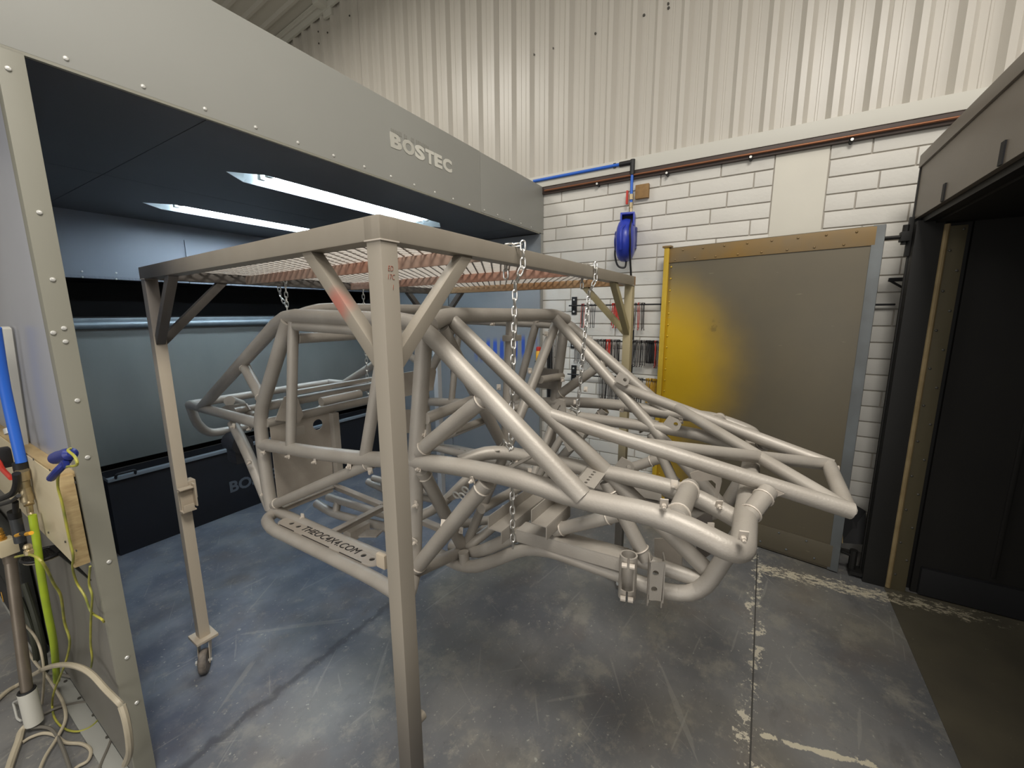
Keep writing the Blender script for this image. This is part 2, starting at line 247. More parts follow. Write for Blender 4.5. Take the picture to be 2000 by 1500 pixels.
# ------------------------------------------------------------------ builders
ORG = {}
def link_mesh(name, me, m, parent, loc=None):
    o = bpy.data.objects.new(name, me); COL.objects.link(o)
    if m and not me.materials: me.materials.append(m)
    if parent is not None: o.parent = parent
    if loc is not None: o.location = Vector(loc) - (ORG.get(parent.name, Vector()) if parent is not None else Vector())
    ORG[o.name] = Vector(loc) if loc is not None else (ORG.get(parent.name, Vector()) if parent is not None else Vector())
    return o
def tag(o, label=None, cat=None, group=None, kind=None):
    if label: o['label'] = label
    if cat: o['category'] = cat
    if group: o['group'] = group
    if kind: o['kind'] = kind
    return o
def thing(name, loc, label, cat, group=None):
    o = bpy.data.objects.new(name, None); COL.objects.link(o); o.empty_display_size = .1; o.location = loc; ORG[o.name] = Vector(loc)
    return tag(o, label, cat, group)
class MB:
    def __init__(s): s.bm = bmesh.new()
    def box(s, c, d, rot=None, bevel=0):
        t = bmesh.new(); bmesh.ops.create_cube(t, size=1); bmesh.ops.scale(t, vec=Vector(d), verts=t.verts)
        if bevel: bmesh.ops.bevel(t, geom=t.edges[:], offset=bevel, segments=2, affect='EDGES', profile=.7)
        m = (rot.to_4x4() if rot is not None else Matrix()); m = Matrix.Translation(Vector(c)) @ m
        bmesh.ops.transform(t, matrix=m, verts=t.verts); s.add(t); return s
    def bar(s, a, b, w, h, upv=(0, 0, 1), bevel=.003, ext=0):
        a, b = Vector(a), Vector(b); d = (b-a).normalized(); a = a-d*ext; b = b+d*ext
        u = Vector(upv); sd = d.cross(u).normalized(); u = sd.cross(d)
        return s.box((a+b)/2, (w, (b-a).length, h), Matrix((sd, d, u)).transposed(), bevel)
    def cyl(s, a, b, r, seg=14, r2=None, caps=True):
        a, b = Vector(a), Vector(b); t = bmesh.new(); L = (b-a).length
        bmesh.ops.create_cone(t, cap_ends=caps, segments=seg, radius1=r, radius2=r if r2 is None else r2, depth=L)
        q = (b-a).to_track_quat('Z', 'Y').to_matrix().to_4x4()
        bmesh.ops.transform(t, matrix=Matrix.Translation((a+b)/2) @ q, verts=t.verts); s.add(t); return s
    def sph(s, c, r, sc=(1, 1, 1), seg=12):
        t = bmesh.new(); bmesh.ops.create_uvsphere(t, u_segments=seg, v_segments=max(6, seg//2), radius=r)
        bmesh.ops.transform(t, matrix=Matrix.Translation(Vector(c)) @ Matrix.Diagonal((*sc, 1)), verts=t.verts); s.add(t); return s
    def torus(s, c, R0, r, rot=None, seg=20, rs=8, sc=(1, 1, 1)):
        t = bmesh.new(); vs = []
        for i in range(seg):
            a = 2*math.pi*i/seg
            vs.append([t.verts.new(((R0+r*math.cos(2*math.pi*j/rs))*math.cos(a)*sc[0], (R0+r*math.cos(2*math.pi*j/rs))*math.sin(a)*sc[1], r*math.sin(2*math.pi*j/rs))) for j in range(rs)])
        for i in range(seg):
            for j in range(rs):
                t.faces.new((vs[i][j], vs[(i+1) % seg][j], vs[(i+1) % seg][(j+1) % rs], vs[i][(j+1) % rs]))
        m = (rot.to_4x4() if rot is not None else Matrix())
        bmesh.ops.transform(t, matrix=Matrix.Translation(Vector(c)) @ m, verts=t.verts); s.add(t); return s
    def prism(s, poly, off):
        t = bmesh.new(); off = Vector(off); P = [Vector(q) for q in poly]
        a = [t.verts.new(q) for q in P]; b = [t.verts.new(q+off) for q in P]; n = len(P)
        t.faces.new(a[::-1]); t.faces.new(b)
        for i in range(n): t.faces.new((a[i], a[(i+1) % n], b[(i+1) % n], b[i]))
        bmesh.ops.recalc_face_normals(t, faces=t.faces); s.add(t); return s
    def lathe(s, a, d, prof, seg=20):
        a = Vector(a); q = Vector(d).to_track_quat('Z', 'Y').to_matrix(); t = bmesh.new(); rings = []
        for (r, h) in prof: rings.append([t.verts.new(a + q @ Vector((r*math.cos(2*math.pi*i/seg), r*math.sin(2*math.pi*i/seg), h))) for i in range(seg)])
        for k in range(len(rings)-1):
            for i in range(seg): t.faces.new((rings[k][i], rings[k][(i+1) % seg], rings[k+1][(i+1) % seg], rings[k+1][i]))
        t.faces.new(rings[0][::-1]); t.faces.new(rings[-1]); bmesh.ops.recalc_face_normals(t, faces=t.faces); s.add(t); return s
    def sweep(s, pts, r, bend=.06, seg=12, smoothn=0):
        P = [Vector(q) for q in pts]
        if smoothn:
            Q = []
            for i in range(len(P)-1):
                p0, p1, p2, p3 = P[max(i-1, 0)], P[i], P[i+1], P[min(i+2, len(P)-1)]
                for k in range(smoothn):
                    u = k/smoothn
                    Q.append(.5*((2*p1)+(p2-p0)*u+(2*p0-5*p1+4*p2-p3)*u*u+(3*p1-p0-3*p2+p3)*u**3))
            P = Q+[P[-1]]
        elif len(P) > 2:
            Q = [P[0]]
            for i in range(1, len(P)-1):
                a, b = P[i-1]-P[i], P[i+1]-P[i]; ang = a.angle(b)
                if math.pi-ang < R(3): Q.append(P[i]); continue
                l = min(bend*1.2, a.length*.48, b.length*.48); pa, pb = P[i]+a.normalized()*l, P[i]+b.normalized()*l
                n = max(2, int((math.pi-ang)/R(11)))
                for k in range(n+1):
                    u = k/n; Q.append(pa*(1-u)**2+P[i]*2*u*(1-u)+pb*u*u)
            P = Q+[P[-1]]
        t = bmesh.new(); rings = []; nrm = None
        for i, q in enumerate(P):
            d = (P[min(i+1, len(P)-1)]-P[max(i-1, 0)]).normalized()
            if nrm is None: nrm = d.orthogonal().normalized()
            else: nrm = (nrm-d*nrm.dot(d)).normalized()
            bn = d.cross(nrm)
            rings.append([t.verts.new(q+(nrm*math.cos(2*math.pi*j/seg)+bn*math.sin(2*math.pi*j/seg))*r) for j in range(seg)])
        for i in range(len(rings)-1):
            for j in range(seg): t.faces.new((rings[i][j], rings[i][(j+1) % seg], rings[i+1][(j+1) % seg], rings[i+1][j]))
        t.faces.new(rings[0][::-1]); t.faces.new(rings[-1]); bmesh.ops.recalc_face_normals(t, faces=t.faces); s.add(t); return s
    def holed(s, poly, holes, frame, thick):
        """plate with round holes; poly/holes in the 2-D frame (origin, ex, ey)"""
        o, ex, ey = [Vector(v) for v in frame]; n = ex.cross(ey).normalized(); t = bmesh.new(); ed = []
        def loop(pp):
            vs = [t.verts.new((x, y, 0)) for x, y in pp]
            for i in range(len(vs)): ed.append(t.edges.new((vs[i], vs[(i+1) % len(vs)])))
        loop(poly)
        for hh_ in holes: loop([(hh_[0]+hh_[2]*math.cos(2*math.pi*i/14), hh_[1]+hh_[2]*math.sin(2*math.pi*i/14)) for i in range(14)] if not isinstance(hh_, list) else hh_)
        bmesh.ops.triangle_fill(t, edges=ed, use_beauty=True, use_dissolve=False)
        ex_ = bmesh.ops.extrude_face_region(t, geom=t.faces[:]); bmesh.ops.translate(t, vec=(0, 0, thick), verts=[v for v in ex_['geom'] if isinstance(v, bmesh.types.BMVert)])
        bmesh.ops.recalc_face_normals(t, faces=t.faces)
        m = Matrix((ex, ey, n)).transposed().to_4x4(); m.translation = o
        bmesh.ops.transform(t, matrix=m, verts=t.verts); s.add(t); return s
    def add(s, t):
        me = bpy.data.meshes.new('tmp'); t.to_mesh(me); t.free(); s.bm.from_mesh(me); bpy.data.meshes.remove(me)
    def mesh(s, name, org=(0, 0, 0), angle=35):
        bmesh.ops.translate(s.bm, vec=-Vector(org), verts=s.bm.verts)
        me = bpy.data.meshes.new(name); s.bm.to_mesh(me); s.bm.free()
        for q in me.polygons: q.use_smooth = True
        me.set_sharp_from_angle(angle=R(angle)); return me
    def build(s, name, m, parent=None, loc=None):
        org = Vector(loc) if loc is not None else (ORG.get(parent.name, Vector()) if parent is not None else Vector())
        return link_mesh(name, s.mesh(name, org), m, parent, loc)
def centred(mb, name, m, label=None, cat=None, group=None, kind=None, parent=None):
    """a mesh object with its origin at the middle of its own geometry"""
    vs = [v.co for v in mb.bm.verts]
    lo = Vector((min(v.x for v in vs), min(v.y for v in vs), min(v.z for v in vs))); hi = Vector((max(v.x for v in vs), max(v.y for v in vs), max(v.z for v in vs)))
    return tag(mb.build(name, m, parent, ((lo.x+hi.x)/2, (lo.y+hi.y)/2, lo.z)), label, cat, group, kind)
def text(s, name, size, origin, ex, ey, m, parent, thick=.0006, shear=0, font_scale_x=1.0, bold=0):
    cu = bpy.data.curves.new(name, 'FONT'); cu.body = s; cu.size = size; cu.extrude = thick; cu.shear = shear; cu.align_x = 'CENTER'; cu.align_y = 'CENTER'; cu.offset = bold
    cu.resolution_u = 3
    t = bpy.data.objects.new('tmp', cu); COL.objects.link(t); bpy.context.view_layer.update()
    me = bpy.data.meshes.new_from_object(t.evaluated_get(bpy.context.evaluated_depsgraph_get())); bpy.data.objects.remove(t)
    ex, ey = Vector(ex).normalized(), Vector(ey).normalized(); n = ex.cross(ey)
    mt = Matrix((ex*font_scale_x, ey, n)).transposed().to_4x4(); mt.translation = Vector(origin)-(ORG[parent.name] if parent is not None else Vector())
    me.transform(mt); me.materials.clear()
    return link_mesh(name, me, m, parent)

# ------------------------------------------------------------------ the room
WX = 3.38
tag(MB().box((0.9, 0, -.05), (14, 14, .1)).build('floor', FLOOR), kind='structure')
MB().box((1.0, -.088, .0005), (4.0, .006, .002)).build('joint_line', mat('joint_sealant', srgb(70, 68, 64), .8), bpy.data.objects['floor'])
wall = tag(MB().box((WX+.10, .0, 1.335), (.18, 6.5, 2.67)).build('wall_back', MORTAR), kind='structure')
# painted blocks laid one by one: courses of 102 mm
bm_full = None
def brick_mesh(L):
    return MB().box((0, 0, 0), (.022, L, .094), None, .004).mesh('brick', (0, 0, 0), 50)
cache = {}
z = 2.632
for row in range(26):
    z1 = 2.53+.102-.102*row if row else 2.618
    zc = 2.53+.051-.102*row
    if zc < .03: break
    y = 1.76 - random.choice((.0, .1, .2, .3, .15, .25))
    y0_ = 1.76; edges = [y0_]
    while y > -1.0:
        if edges[-1]-y > .06: edges.append(y)
        y -= .405
    edges.append(-1.05)
    for a, b in zip(edges[:-1], edges[1:]):
        segs = [(a, b)]
        if zc > 2.08:                         # the rendered patch interrupts the upper courses
            segs = []
            if a > .028: segs.append((a, max(b, .028)))
            if b < -.262: segs.append((min(a, -.262), b))
        for (p_, q_) in segs:
            L = round(p_-q_-.008, 3)
            if L < .04: continue
            if L not in cache: cache[L] = brick_mesh(L)
            hgt = 1.0
            if row == 0: hgt = .86
            o = link_mesh('brick', cache[L], WHITE, wall, (WX+.011+random.uniform(-.001, .0015), (p_+q_)/2, zc-(.006 if row == 0 else 0)))
            o.scale = (1, 1, hgt)
patch = MB().box((WX+.012, -.117, 2.35), (.03, .285, .54), None, .003).build('rendered_patch', RENDERM, wall); tag(patch, 'smooth cream rendered patch in the brickwork')

tag(MB().box((0.5, 6.95, 2.7), (9, .1, 5.4)).build('wall_left', TRIMM), kind='structure')
# cladding above: trapezoid ribs every 178 mm, in sheets five ribs wide
def clad_sheet(y_hi, n, z0, z1, x, pitch=.178, depth=.038):
    prof = []
    for i in range(n):
        yb = y_hi-pitch*i
        prof += [(yb, 0), (yb-.036, 0), (yb-.039, -.003), (yb-.049, -.003), (yb-.052, 0), (yb-.092, 0), (yb-.119, -depth), (yb-.151, -depth)]
    prof.append((y_hi-pitch*n, 0)); t = bmesh.new(); A, B = [], []
    for (y_, d) in prof:
        A.append(t.verts.new((x+d, y_, z0))); B.append(t.verts.new((x+d, y_, z1)))
    for i in range(len(prof)-1): t.faces.new((A[i], B[i], B[i+1], A[i+1]))
    m = MB(); m.add(t); return m
wu = tag(MB().box((WX+.12, 1.3, 4.1), (.12, 9.0, 2.72)).build('wall_upper', CLAD), kind='structure')
yy = 5.75
for i in range(10):
    clad_sheet(yy+.0, 5, 2.74, 5.42, WX+.02-(.0015 if i % 2 else 0)).build('cladding_sheet', CLAD, wu); yy -= .89
sm = MB().cyl((0, 0, 0), (-.006, 0, 0), .009, 8).mesh('screw')
for q in [(3.397, 4.6134, 4.9249), (3.397, 4.6498, 4.8024), (3.397, 4.4623, 4.9354), (3.397, 4.1009, 4.78), (3.397, 4.488, 4.7409), (3.397, 4.6567, 4.6845), (3.397, 3.3073, 3.7373), (3.397, 2.9337, 3.7365), (3.397, 2.5744, 3.7438), (3.397, 1.8384, 3.7401), (3.397, 1.6626, 3.7332), (3.397, 1.2999, 3.7264), (3.397, 0.9314, 3.7288), (3.397, 2.2144, 3.7373), (3.397, 0.7657, 3.7433), (3.397, 0.7608, 3.7163)]:
    link_mesh('screw', sm, SCREW_D, wu, q)
tr = tag(MB().box((WX-.012, .35, 2.715), (.05, 4.2, .092), None, .004).build('trim_1', TRIMM), kind='structure')
tb = MB().box((WX-.008, .35, 2.640), (.045, 4.2, .058), None, .003)
tag(tb.build('trim_2', BROWN), kind='structure')
tag(centred(MB().cyl((WX-.045, 1.70, 2.634), (WX-.045, -1.4, 2.634), .007, 10), 'copper_pipe', COPPER), 'long thin copper pipe running along the dark brown rail on the wall', 'pipe')
for i, q in enumerate([(3.33, 0.6998, 2.6007), (3.33, 0.1688, 2.6093), (3.33, -0.3564, 2.608), (3.33, 1.2295, 2.6101)]):
    t = thing('pipe_clip', q, ('black pipe clip with a white cap, second from the left below the brown rail', 'black pipe clip with a white cap below the rail, left of the rendered patch', 'black pipe clip with a white cap, the one nearest the oven', 'black pipe clip nearest the grey booth, below the brown rail')[i], 'clip')
    q = Vector(q)
    MB().cyl(q+Vector((.01, 0, .0)), q+Vector((.06, 0, 0)), .010, 10).sph(q+Vector((.012, 0, .003)), .013).build('clip_body', RUBBER, t)
    MB().cyl(q+Vector((-.006, 0, .004)), q+Vector((.004, 0, .004)), .008, 10).build('cap', SCREW, t)
    MB().box(q+Vector((.03, 0, .025)), (.01, .012, .04)).build('strap', RUBBER, t)

# sloped ceiling with ribs running down the slope
def zc_(y): return 4.93+.10*(5.2-y)
t = bmesh.new(); xs = []; x = WX+.1
prof = []
while x > -4:
    prof += [(x, 0), (x-.11, 0), (x-.13, -.03), (x-.16, -.03), (x-.178, 0)]; x -= .2
A = [t.verts.new((px, 7.0, zc_(7.0)+d)) for px, d in prof]; B = [t.verts.new((px, -4, zc_(-4)+d)) for px, d in prof]
for i in range(len(prof)-1): t.faces.new((A[i], A[i+1], B[i+1], B[i]))
m_ = MB(); m_.add(t); tag(m_.build('ceiling', mat('roof_sheet', srgb(186, 182, 172), .5)), kind='structure')
tag(MB().bar((WX-.03, 6.5, zc_(6.5)-.05), (WX-.03, -3, zc_(-3)-.05), .03, .085).bar((WX-.05, 6.5, zc_(6.5)-.012), (WX-.05, -3, zc_(-3)-.012), .09, .012).build('trim_3', TRIMM), kind='structure')
q = Vector((3.3, 4.4283, 4.9503))
tag(centred(MB().box(q+Vector((0, 0, .03)), (.16, .10, .12), None, .01).box(q+Vector((.06, -.02, -.05)), (.03, .14, .1), None, .004), 'roof_bracket', TRIMM), 'grey steel bracket where the ceiling trim meets the cladding', 'bracket')

# ------------------------------------------------------------------ spray booth
YF, YB, ZB, ZT = 1.726, 3.92, 2.287, 2.675
booth = thing('spray_booth', (1.8, YF, 0), 'large grey steel powder spray booth with open front and dark ceiling', 'booth')
hd = MB().box((.55, YF+.016, (ZB+ZT)/2), (3.76, .032, ZT-ZB), None, .003).build('header_panel', BOOTH, booth)
hd2 = MB().box((2.905, YF+.0165, (ZB+ZT)/2), (.942, .031, ZT-ZB-.004), None, .003).build('header_panel', BOOTH, booth)
scr = MB().lathe((0, 0, 0), (0, -1, 0), [(.0062, 0), (.0062, .002), (.0045, .004), (.0, .0048)], 10).mesh('screw')
MB().box((1.0, YF+1.2, ZT-.02), (4.7, 2.3, .02)).build('roof_panel', BOOTH, booth)
x = -.9
while x < 3.3:
    link_mesh('screw', scr, SCREW, hd if x < 2.43 else hd2, (x, YF, 2.309)); x += .1685
MB().box((1.2, YF+.006, ZB-.004), (4.2, .012, .008)).build('drip_edge', BOOTH_J, booth)
jm_ = MB().box((.341, YF+.02, ZB/2), (.053, .04, ZB-.004), None, .002).build('jamb', BOOTH_J, booth)
for q in [(0.3404, 1.7255, 1.8814), (0.3414, 1.7255, 1.7024), (0.3434, 1.7255, 1.5279), (0.3446, 1.7255, 1.3533)]: link_mesh('screw', scr, SCREW, jm_, q)
for q in [(0.3337, 1.7255, 2.2325), (0.3225, 1.7255, 1.5539), (0.3454, 1.7255, 1.5661), (0.3434, 1.7255, 1.1767), (0.347, 1.7255, 0.826), (0.3465, 1.7255, 0.4755), (0.3494, 1.7255, 0.2965)]: link_mesh('screw', scr, SCREW_D, jm_, q)
MB().box((.330, 3.2, 1.165), (.03, 2.9, 2.25), None, .002).build('side_wall', SIDE, booth)
MB().box((.322, 2.6, .42), (.016, 1.72, .80), None, .002).build('lower_side_panel', mat('side_panel_lower', srgb(126, 123, 116), .5, .1, srgb(112, 109, 102), 3, .7), booth)
MB().box((.290, 2.9, .006), (.05, 2.3, .012), None, .002).build('base_flange', BOOTH, booth)
for q in [(0.3007, 2.4997, 0.013), (0.3071, 2.333, 0.013), (0.3141, 2.1787, 0.013), (0.3127, 2.0123, 0.013), (0.3191, 1.8496, 0.013)]:
    link_mesh('screw', MB().cyl((0, 0, 0), (0, 0, .004), .006, 8).mesh('screw') if 'fs' not in cache else cache['fs'], SCREW_D, booth, q)
# ceiling panels with seams; the middle ones carry the openings of the two recessed lights
def trough_poly(x0, x1, yc, w, e): return [(x0, yc), (x0+e, yc-w/2), (x1-e, yc-w/2), (x1, yc), (x1-e, yc+w/2), (x0+e, yc+w/2)]
LG = ((1.10, 2.66, 2.29), (1.10, 2.62, 3.33))
cx = [.36, .80, 3.02, 3.34]; cy = [YF+.034, 2.84, YB+.05]
for i in range(3):
    for j in range(2):
        rect = [(cx[i]+.0015, cy[j]+.0015), (cx[i+1]-.0015, cy[j]+.0015), (cx[i+1]-.0015, cy[j+1]-.0015), (cx[i]+.0015, cy[j+1]-.0015)]
        hol_ = [trough_poly(*LG[j], .21, .13)] if i == 1 else []
        MB().holed(rect, hol_, ((0, 0, ZB), (1, 0, 0), (0, 1, 0)), .012).build('ceiling_panel', CEIL_D, booth)
# back wall
bx0, bx1 = .35, 3.33; bc, bw = (bx0+bx1)/2, bx1-bx0
MB().box((bc, YB+.015, (1.85+ZB)/2), (bw, .03, ZB-1.85), None, .003).build('upper_panel', UPPERP, booth)
MB().box((1.95, YB-.004, 2.015), (.86, .012, .33), None, .003).build('inspection_cover', UPPERP, booth)
MB().box((bc, YB+.5, 1.7), (bw, .02, .5)).box((bc, YB+.25, 1.585), (bw, .5, .02)).box((bc, YB+.25, 1.86), (bw, .5, .02)).build('filter_slot', BLACK, booth)
for xx in (bx0-.012, bx1+.012): MB().box((xx, YB+.26, 1.15), (.02, .54, 2.3)).build('plenum_side', BLACK, booth)
MB().box((bc, YB-.01, 1.572), (bw, .06, .03), None, .008).cyl((bx0, YB-.03, 1.54), (bx1, YB-.03, 1.54), .026, 12).build('top_rail', RAILM, booth)
MB().box((bc, YB+.015, 1.04), (bw, .03, .98), None, .003).build('lower_panel', BACKP, booth)
MB().box((bc, YB+.4, .3), (bw, .02, .6)).build('bottom_recess', BLACK, booth)
for q in [(0.916, 3.915, 1.8946), (0.9136, 3.915, 1.8579), (1.088, 3.915, 1.898), (1.0827, 3.915, 1.8557), (1.2957, 3.915, 1.8883)]: link_mesh('screw', scr, SCREW_D, booth, q)
# right wall in two panels
MB().box((3.335, 2.255, ZB/2), (.03, 1.05, ZB-.01), None, .003).build('right_wall_panel', RW, booth)
MB().box((3.335, 3.36, ZB/2), (.03, 1.14, ZB-.01), None, .003).build('right_wall_panel', RW, booth)
MB().box((3.35, YF+.02, ZB/2), (.035, .04, ZB-.004), None, .002).build('jamb', BOOTH, booth)
MB().box((3.34, 1.82, 2.05), (.0, .0, .0)).bm.free()
# lettering on the header
LOGO_F = mat('logo_worn', srgb(186, 184, 174), .5)
for ch_, m_, x0_, x1_, z0_, z1_ in [('B', 1, 1.6351, 1.7146, 2.4537, 2.5274), ('O', 1, 1.7196, 1.8084, 2.4537, 2.5274), ('S', 0, 1.8126, 1.8888, 2.4537, 2.5274), ('T', 0, 1.8961, 1.9657, 2.4537, 2.5274), ('E', 0, 1.9708, 2.0372, 2.4537, 2.5274), ('C', 0, 2.0455, 2.1277, 2.4537, 2.5274)]:
    o = text(ch_, 'logo_letter', .16, (0, 0, 0), (1, 0, 0), (0, 0, 1), LOGO_F if m_ else LOGO, hd, .0012, bold=.008)
    vs = o.data.vertices; lx, hx_ = min(v.co.x for v in vs), max(v.co.x for v in vs); lz, hz_ = min(v.co.z for v in vs), max(v.co.z for v in vs); my = max(v.co.y for v in vs)
    og = ORG[hd.name]
    for v in vs: v.co = Vector((x0_+(v.co.x-lx)/(hx_-lx)*(x1_-x0_)-og.x, YF-.0002-(my-v.co.y)-og.y, z0_+(v.co.z-lz)/(hz_-lz)*(z1_-z0_)-og.z))
lq = Vector((1.6479, 1.7245, 2.5368))
for k in range(22):
    if k in (6, 9, 10, 13): continue
    MB().box(lq+Vector((.013*k, 0, 0)), (.007, .001, random.choice((.016, .022, .022))), None).build('worn_print_mark', mat('logo_faint', srgb(140, 139, 131), .5) if k == 0 else bpy.data.materials['logo_faint'], hd)

# lights: two tubes per trough
def booth_light(x0, x1, yc, label):
    t = thing('booth_light', ((x0+x1)/2, yc, ZB+.01), label, 'light', None)
    lo_ = [Vector((x, y, ZB+.001)) for x, y in trough_poly(x0, x1, yc, .206, .13)]
    hi_ = [Vector((x, y, ZB+.065)) for x, y in trough_poly(x0+.10, x1-.10, yc, .15, .07)]
    for k in range(6):
        a, b, c, d = lo_[k], lo_[(k+1) % 6], hi_[(k+1) % 6], hi_[k]; n = (b-a).cross(d-a).normalized()
        MB().prism([a, b, c, d], n*(.003 if n.z > 0 else -.003)).build('trough_side', LAMPH, t)
    MB().prism(hi_, (0, 0, .004)).build('reflector', LAMPH, t)
    for s_ in (-.036, .036):
        MB().cyl((x0+.21, yc+s_, ZB+.030), (x1-.21, yc+s_, ZB+.030), .016, 12).build('tube', LAMP, t)
        for xx in (x0+.19, x1-.19): MB().box((xx, yc+s_, ZB+.034), (.03, .03, .04), None, .003).build('holder', SCREW, t)
booth_light(*LG[0], 'bright fluorescent twin tube light in the booth ceiling nearest the header')
booth_light(*LG[1], 'bright fluorescent twin tube light deeper in the booth, above the upper panel')
# powder bin
pb = thing('powder_bin', (2.0, 3.62, 0), 'long dark navy collection bin on the floor along the booth back', 'bin')
bf = MB().box((1.95, 3.60, .265), (2.34, .03, .53), None, .004).build('front_panel', NAVY, pb)
MB().box((.79, 3.76, .265), (.02, .3, .53)).build('end_panel', NAVY, pb)
MB().box((1.95, 3.76, .02), (2.3, .28, .03)).box((1.95, 3.9, .265), (2.3, .02, .5)).build('shell', NAVY, pb)
MB().box((1.95, 3.585, .538), (2.34, .045, .022), None, .003).build('rim', mat('bin_rim', srgb(120, 128, 136), .5), pb)
MB().sweep([(.82, 3.57, .54), (.82, 3.55, .575), (.92, 3.55, .575), (.92, 3.57, .54)], .008, .02, 8).build('handle', NAVY, pb)
text('BOSTEC', 'logo_lettering', .125, (1.6986, 3.583, 0.2209), (1, 0, 0), (0, 0, 1), LOGO_D, bf, .001, bold=.004)

# ------------------------------------------------------------------ curing oven with its door swung back
oven = thing('curing_oven', (2.4, -1.6, 0), 'dark brown curing oven standing open at the right of the room', 'oven')
OX = 3.06; OYF = -.63
MB().box((1.3, OYF-.012, 2.205), (3.52, .024, .258), None, .003).build('header_band', OVEN, oven)
MB().box((1.3, OYF-.04, 2.365), (3.54, .10, .062), None, .004).build('header_cap', OVEN, oven)
MB().box((1.3, -2.0, 2.39), (3.52, 2.7, .02)).build('roof_panel', OVEN, oven)
MB().box((OX+.005, -2.0, 1.19), (.02, 2.75, 2.38), None, .003).build('outer_side_panel', OVEN_F, oven)
MB().box((OX-.03, OYF-.055, 1.03), (.085, .11, 2.06), None, .003).build('front_frame', OVEN_F, oven)
MB().box((1.3, OYF-.075, 2.065), (3.45, .10, .03)).build('lintel', OVEN_F, oven)
for q in [(2.637, -0.628, 2.1025), (2.1055, -0.628, 2.0952)]:
    MB().box((q[0], OYF+.002, 2.115), (.028, .006, .075)).build('slot', BLACK, oven)
jb = MB().box((2.995, -.783, 1.01), (.02, .076, 2.02), None, .004).build('jamb_strip', OVEN_J, oven)
MB().cyl((2.985, -.745, .01), (2.985, -.745, 2.03), .012, 10).build('door_seal', mat('door_seal_tan', srgb(150, 132, 96), .6, .1, srgb(118, 100, 66), 12, .6), oven)
rv = MB().sph((0, 0, 0), .0065, (.6, 1, 1), 8).mesh('rivet')
for i in range(10):
    link_mesh('rivet', rv, SCREW_D, jb, (2.984, -.768, .1+i*.2)); link_mesh('rivet', rv, SCREW_D, jb, (2.984, -.806, .2+i*.2))
MB().box((3.03, -2.1, 1.02), (.02, 2.5, 2.04)).build('inner_side_panel', OVEN_D, oven)
MB().box((1.3, -3.3, 1.02), (3.4, .02, 2.04)).build('inner_back_panel', OVEN_D, oven)
MB().box((-.42, -2.0, 1.02), (.02, 2.6, 2.04)).build('inner_side_panel', OVEN_D, oven)
MB().box((1.3, -2.0, 2.05), (3.45, 2.6, .02)).build('inner_ceiling', OVEN_D, oven)
MB().box((3.005, -2.1, .09), (.03, 2.45, .16), None, .004).build('kick_plate', BLACK, oven)
for i in range(6): MB().box((3.012, -1.15-i*.35, 1.1), (.012, .018, 1.8), None, .003).build('wall_rib', OVEN_D, oven)
ofl = mat('oven_floor_dusty', srgb(88, 82, 66), .7, 0, srgb(70, 65, 54), 5, .6, .1, 60)
nt = ofl.node_tree; p = nt.nodes['Principled BSDF']; pos = nt.nodes.new('ShaderNodeNewGeometry').outputs['Position']; sp = node(nt, 'ShaderNodeSeparateXYZ'); nt.links.new(pos, sp.inputs[0])
dt = maths(nt, 'ABSOLUTE', maths(nt, 'SUBTRACT', sp.outputs[0], maths(nt, 'SUBTRACT', 2.82, maths(nt, 'MULTIPLY', sp.outputs[1], .09))))
tm = maths(nt, 'MULTIPLY', maths(nt, 'SUBTRACT', 1.0, smooth(nt, dt, .02, .12)), maths(nt, 'SUBTRACT', 1.0, smooth(nt, maths(nt, 'SUBTRACT', 0, sp.outputs[1]), .9, 1.5)))
src_ = p.inputs['Base Color'].links[0].from_socket
nt.links.new(mixc(nt, smooth(nt, maths(nt, 'ADD', noise(nt, scaled(nt, pos, (1.6, .8, 1)), 21, 7, .85), maths(nt, 'MULTIPLY', tm, .17)), .66, .70), src_, srgb(176, 166, 142)), p.inputs['Base Color'])
MB().box((1.3, -2.0, .002), (3.4, 2.54, .004)).build('floor_pan', ofl, oven)
# door
hx, hy, ex_, ey_ = 3.012, -.515, 3.232, .662
dv = Vector((ex_-hx, ey_-hy, 0)); DL = dv.length; du = dv.normalized(); dn = Vector((-du.y, du.x, 0))   # dn points to the camera side
D0 = Vector((hx, hy, 0))
def dp(s, z, n=0): return D0+du*s+dn*n+Vector((0, 0, z))
Md = Matrix((du, dn, Vector((0, 0, 1)))).transposed()
door = MB().box(dp(DL/2, 1.035, -.03), (DL, .06, 2.05), Md, .003).build('oven_door', DOORM, oven); tag(door, 'grey brown oven door with a yellow powder cloud and rivets')
MB().box(dp(.026, 1.035, .003), (.052, .008, 2.05), Md, .002).build('edge_strip', DOORE, door)
MB().box(dp(DL-.02, 1.035, .008), (.036, .02, 2.055), Md, .004).build('edge_flange', DOORYE, door)
MB().box(dp(DL/2, 2.005, .003), (DL-.07, .008, .10), Md, .002).build('top_flange', DOORT, door)
MB().box(dp(DL/2, .10, .003), (DL-.07, .008, .15), Md, .002).build('bottom_flange', DOORM, door)
rvy, rvt, rve = [rv.copy() for _ in range(3)]
for q in (rvy, rvt, rve): q.materials.clear()
for i in range(23): link_mesh('rivet', rvy, DOORYE, door, dp(DL-.055, .10+i*.083, .003))
for i in range(8):
    link_mesh('rivet', rvt, DOORT, door, dp(.12+i*.135, 2.035, .009)); link_mesh('rivet', rvt, DOORT, door, dp(.17+i*.135, 1.972, .009))
for i in range(7): link_mesh('rivet', rve, DOORE, door, dp(.12+i*.15, .055, .009)); link_mesh('rivet', rve, DOORE, door, dp(.17+i*.15, .155, .009))
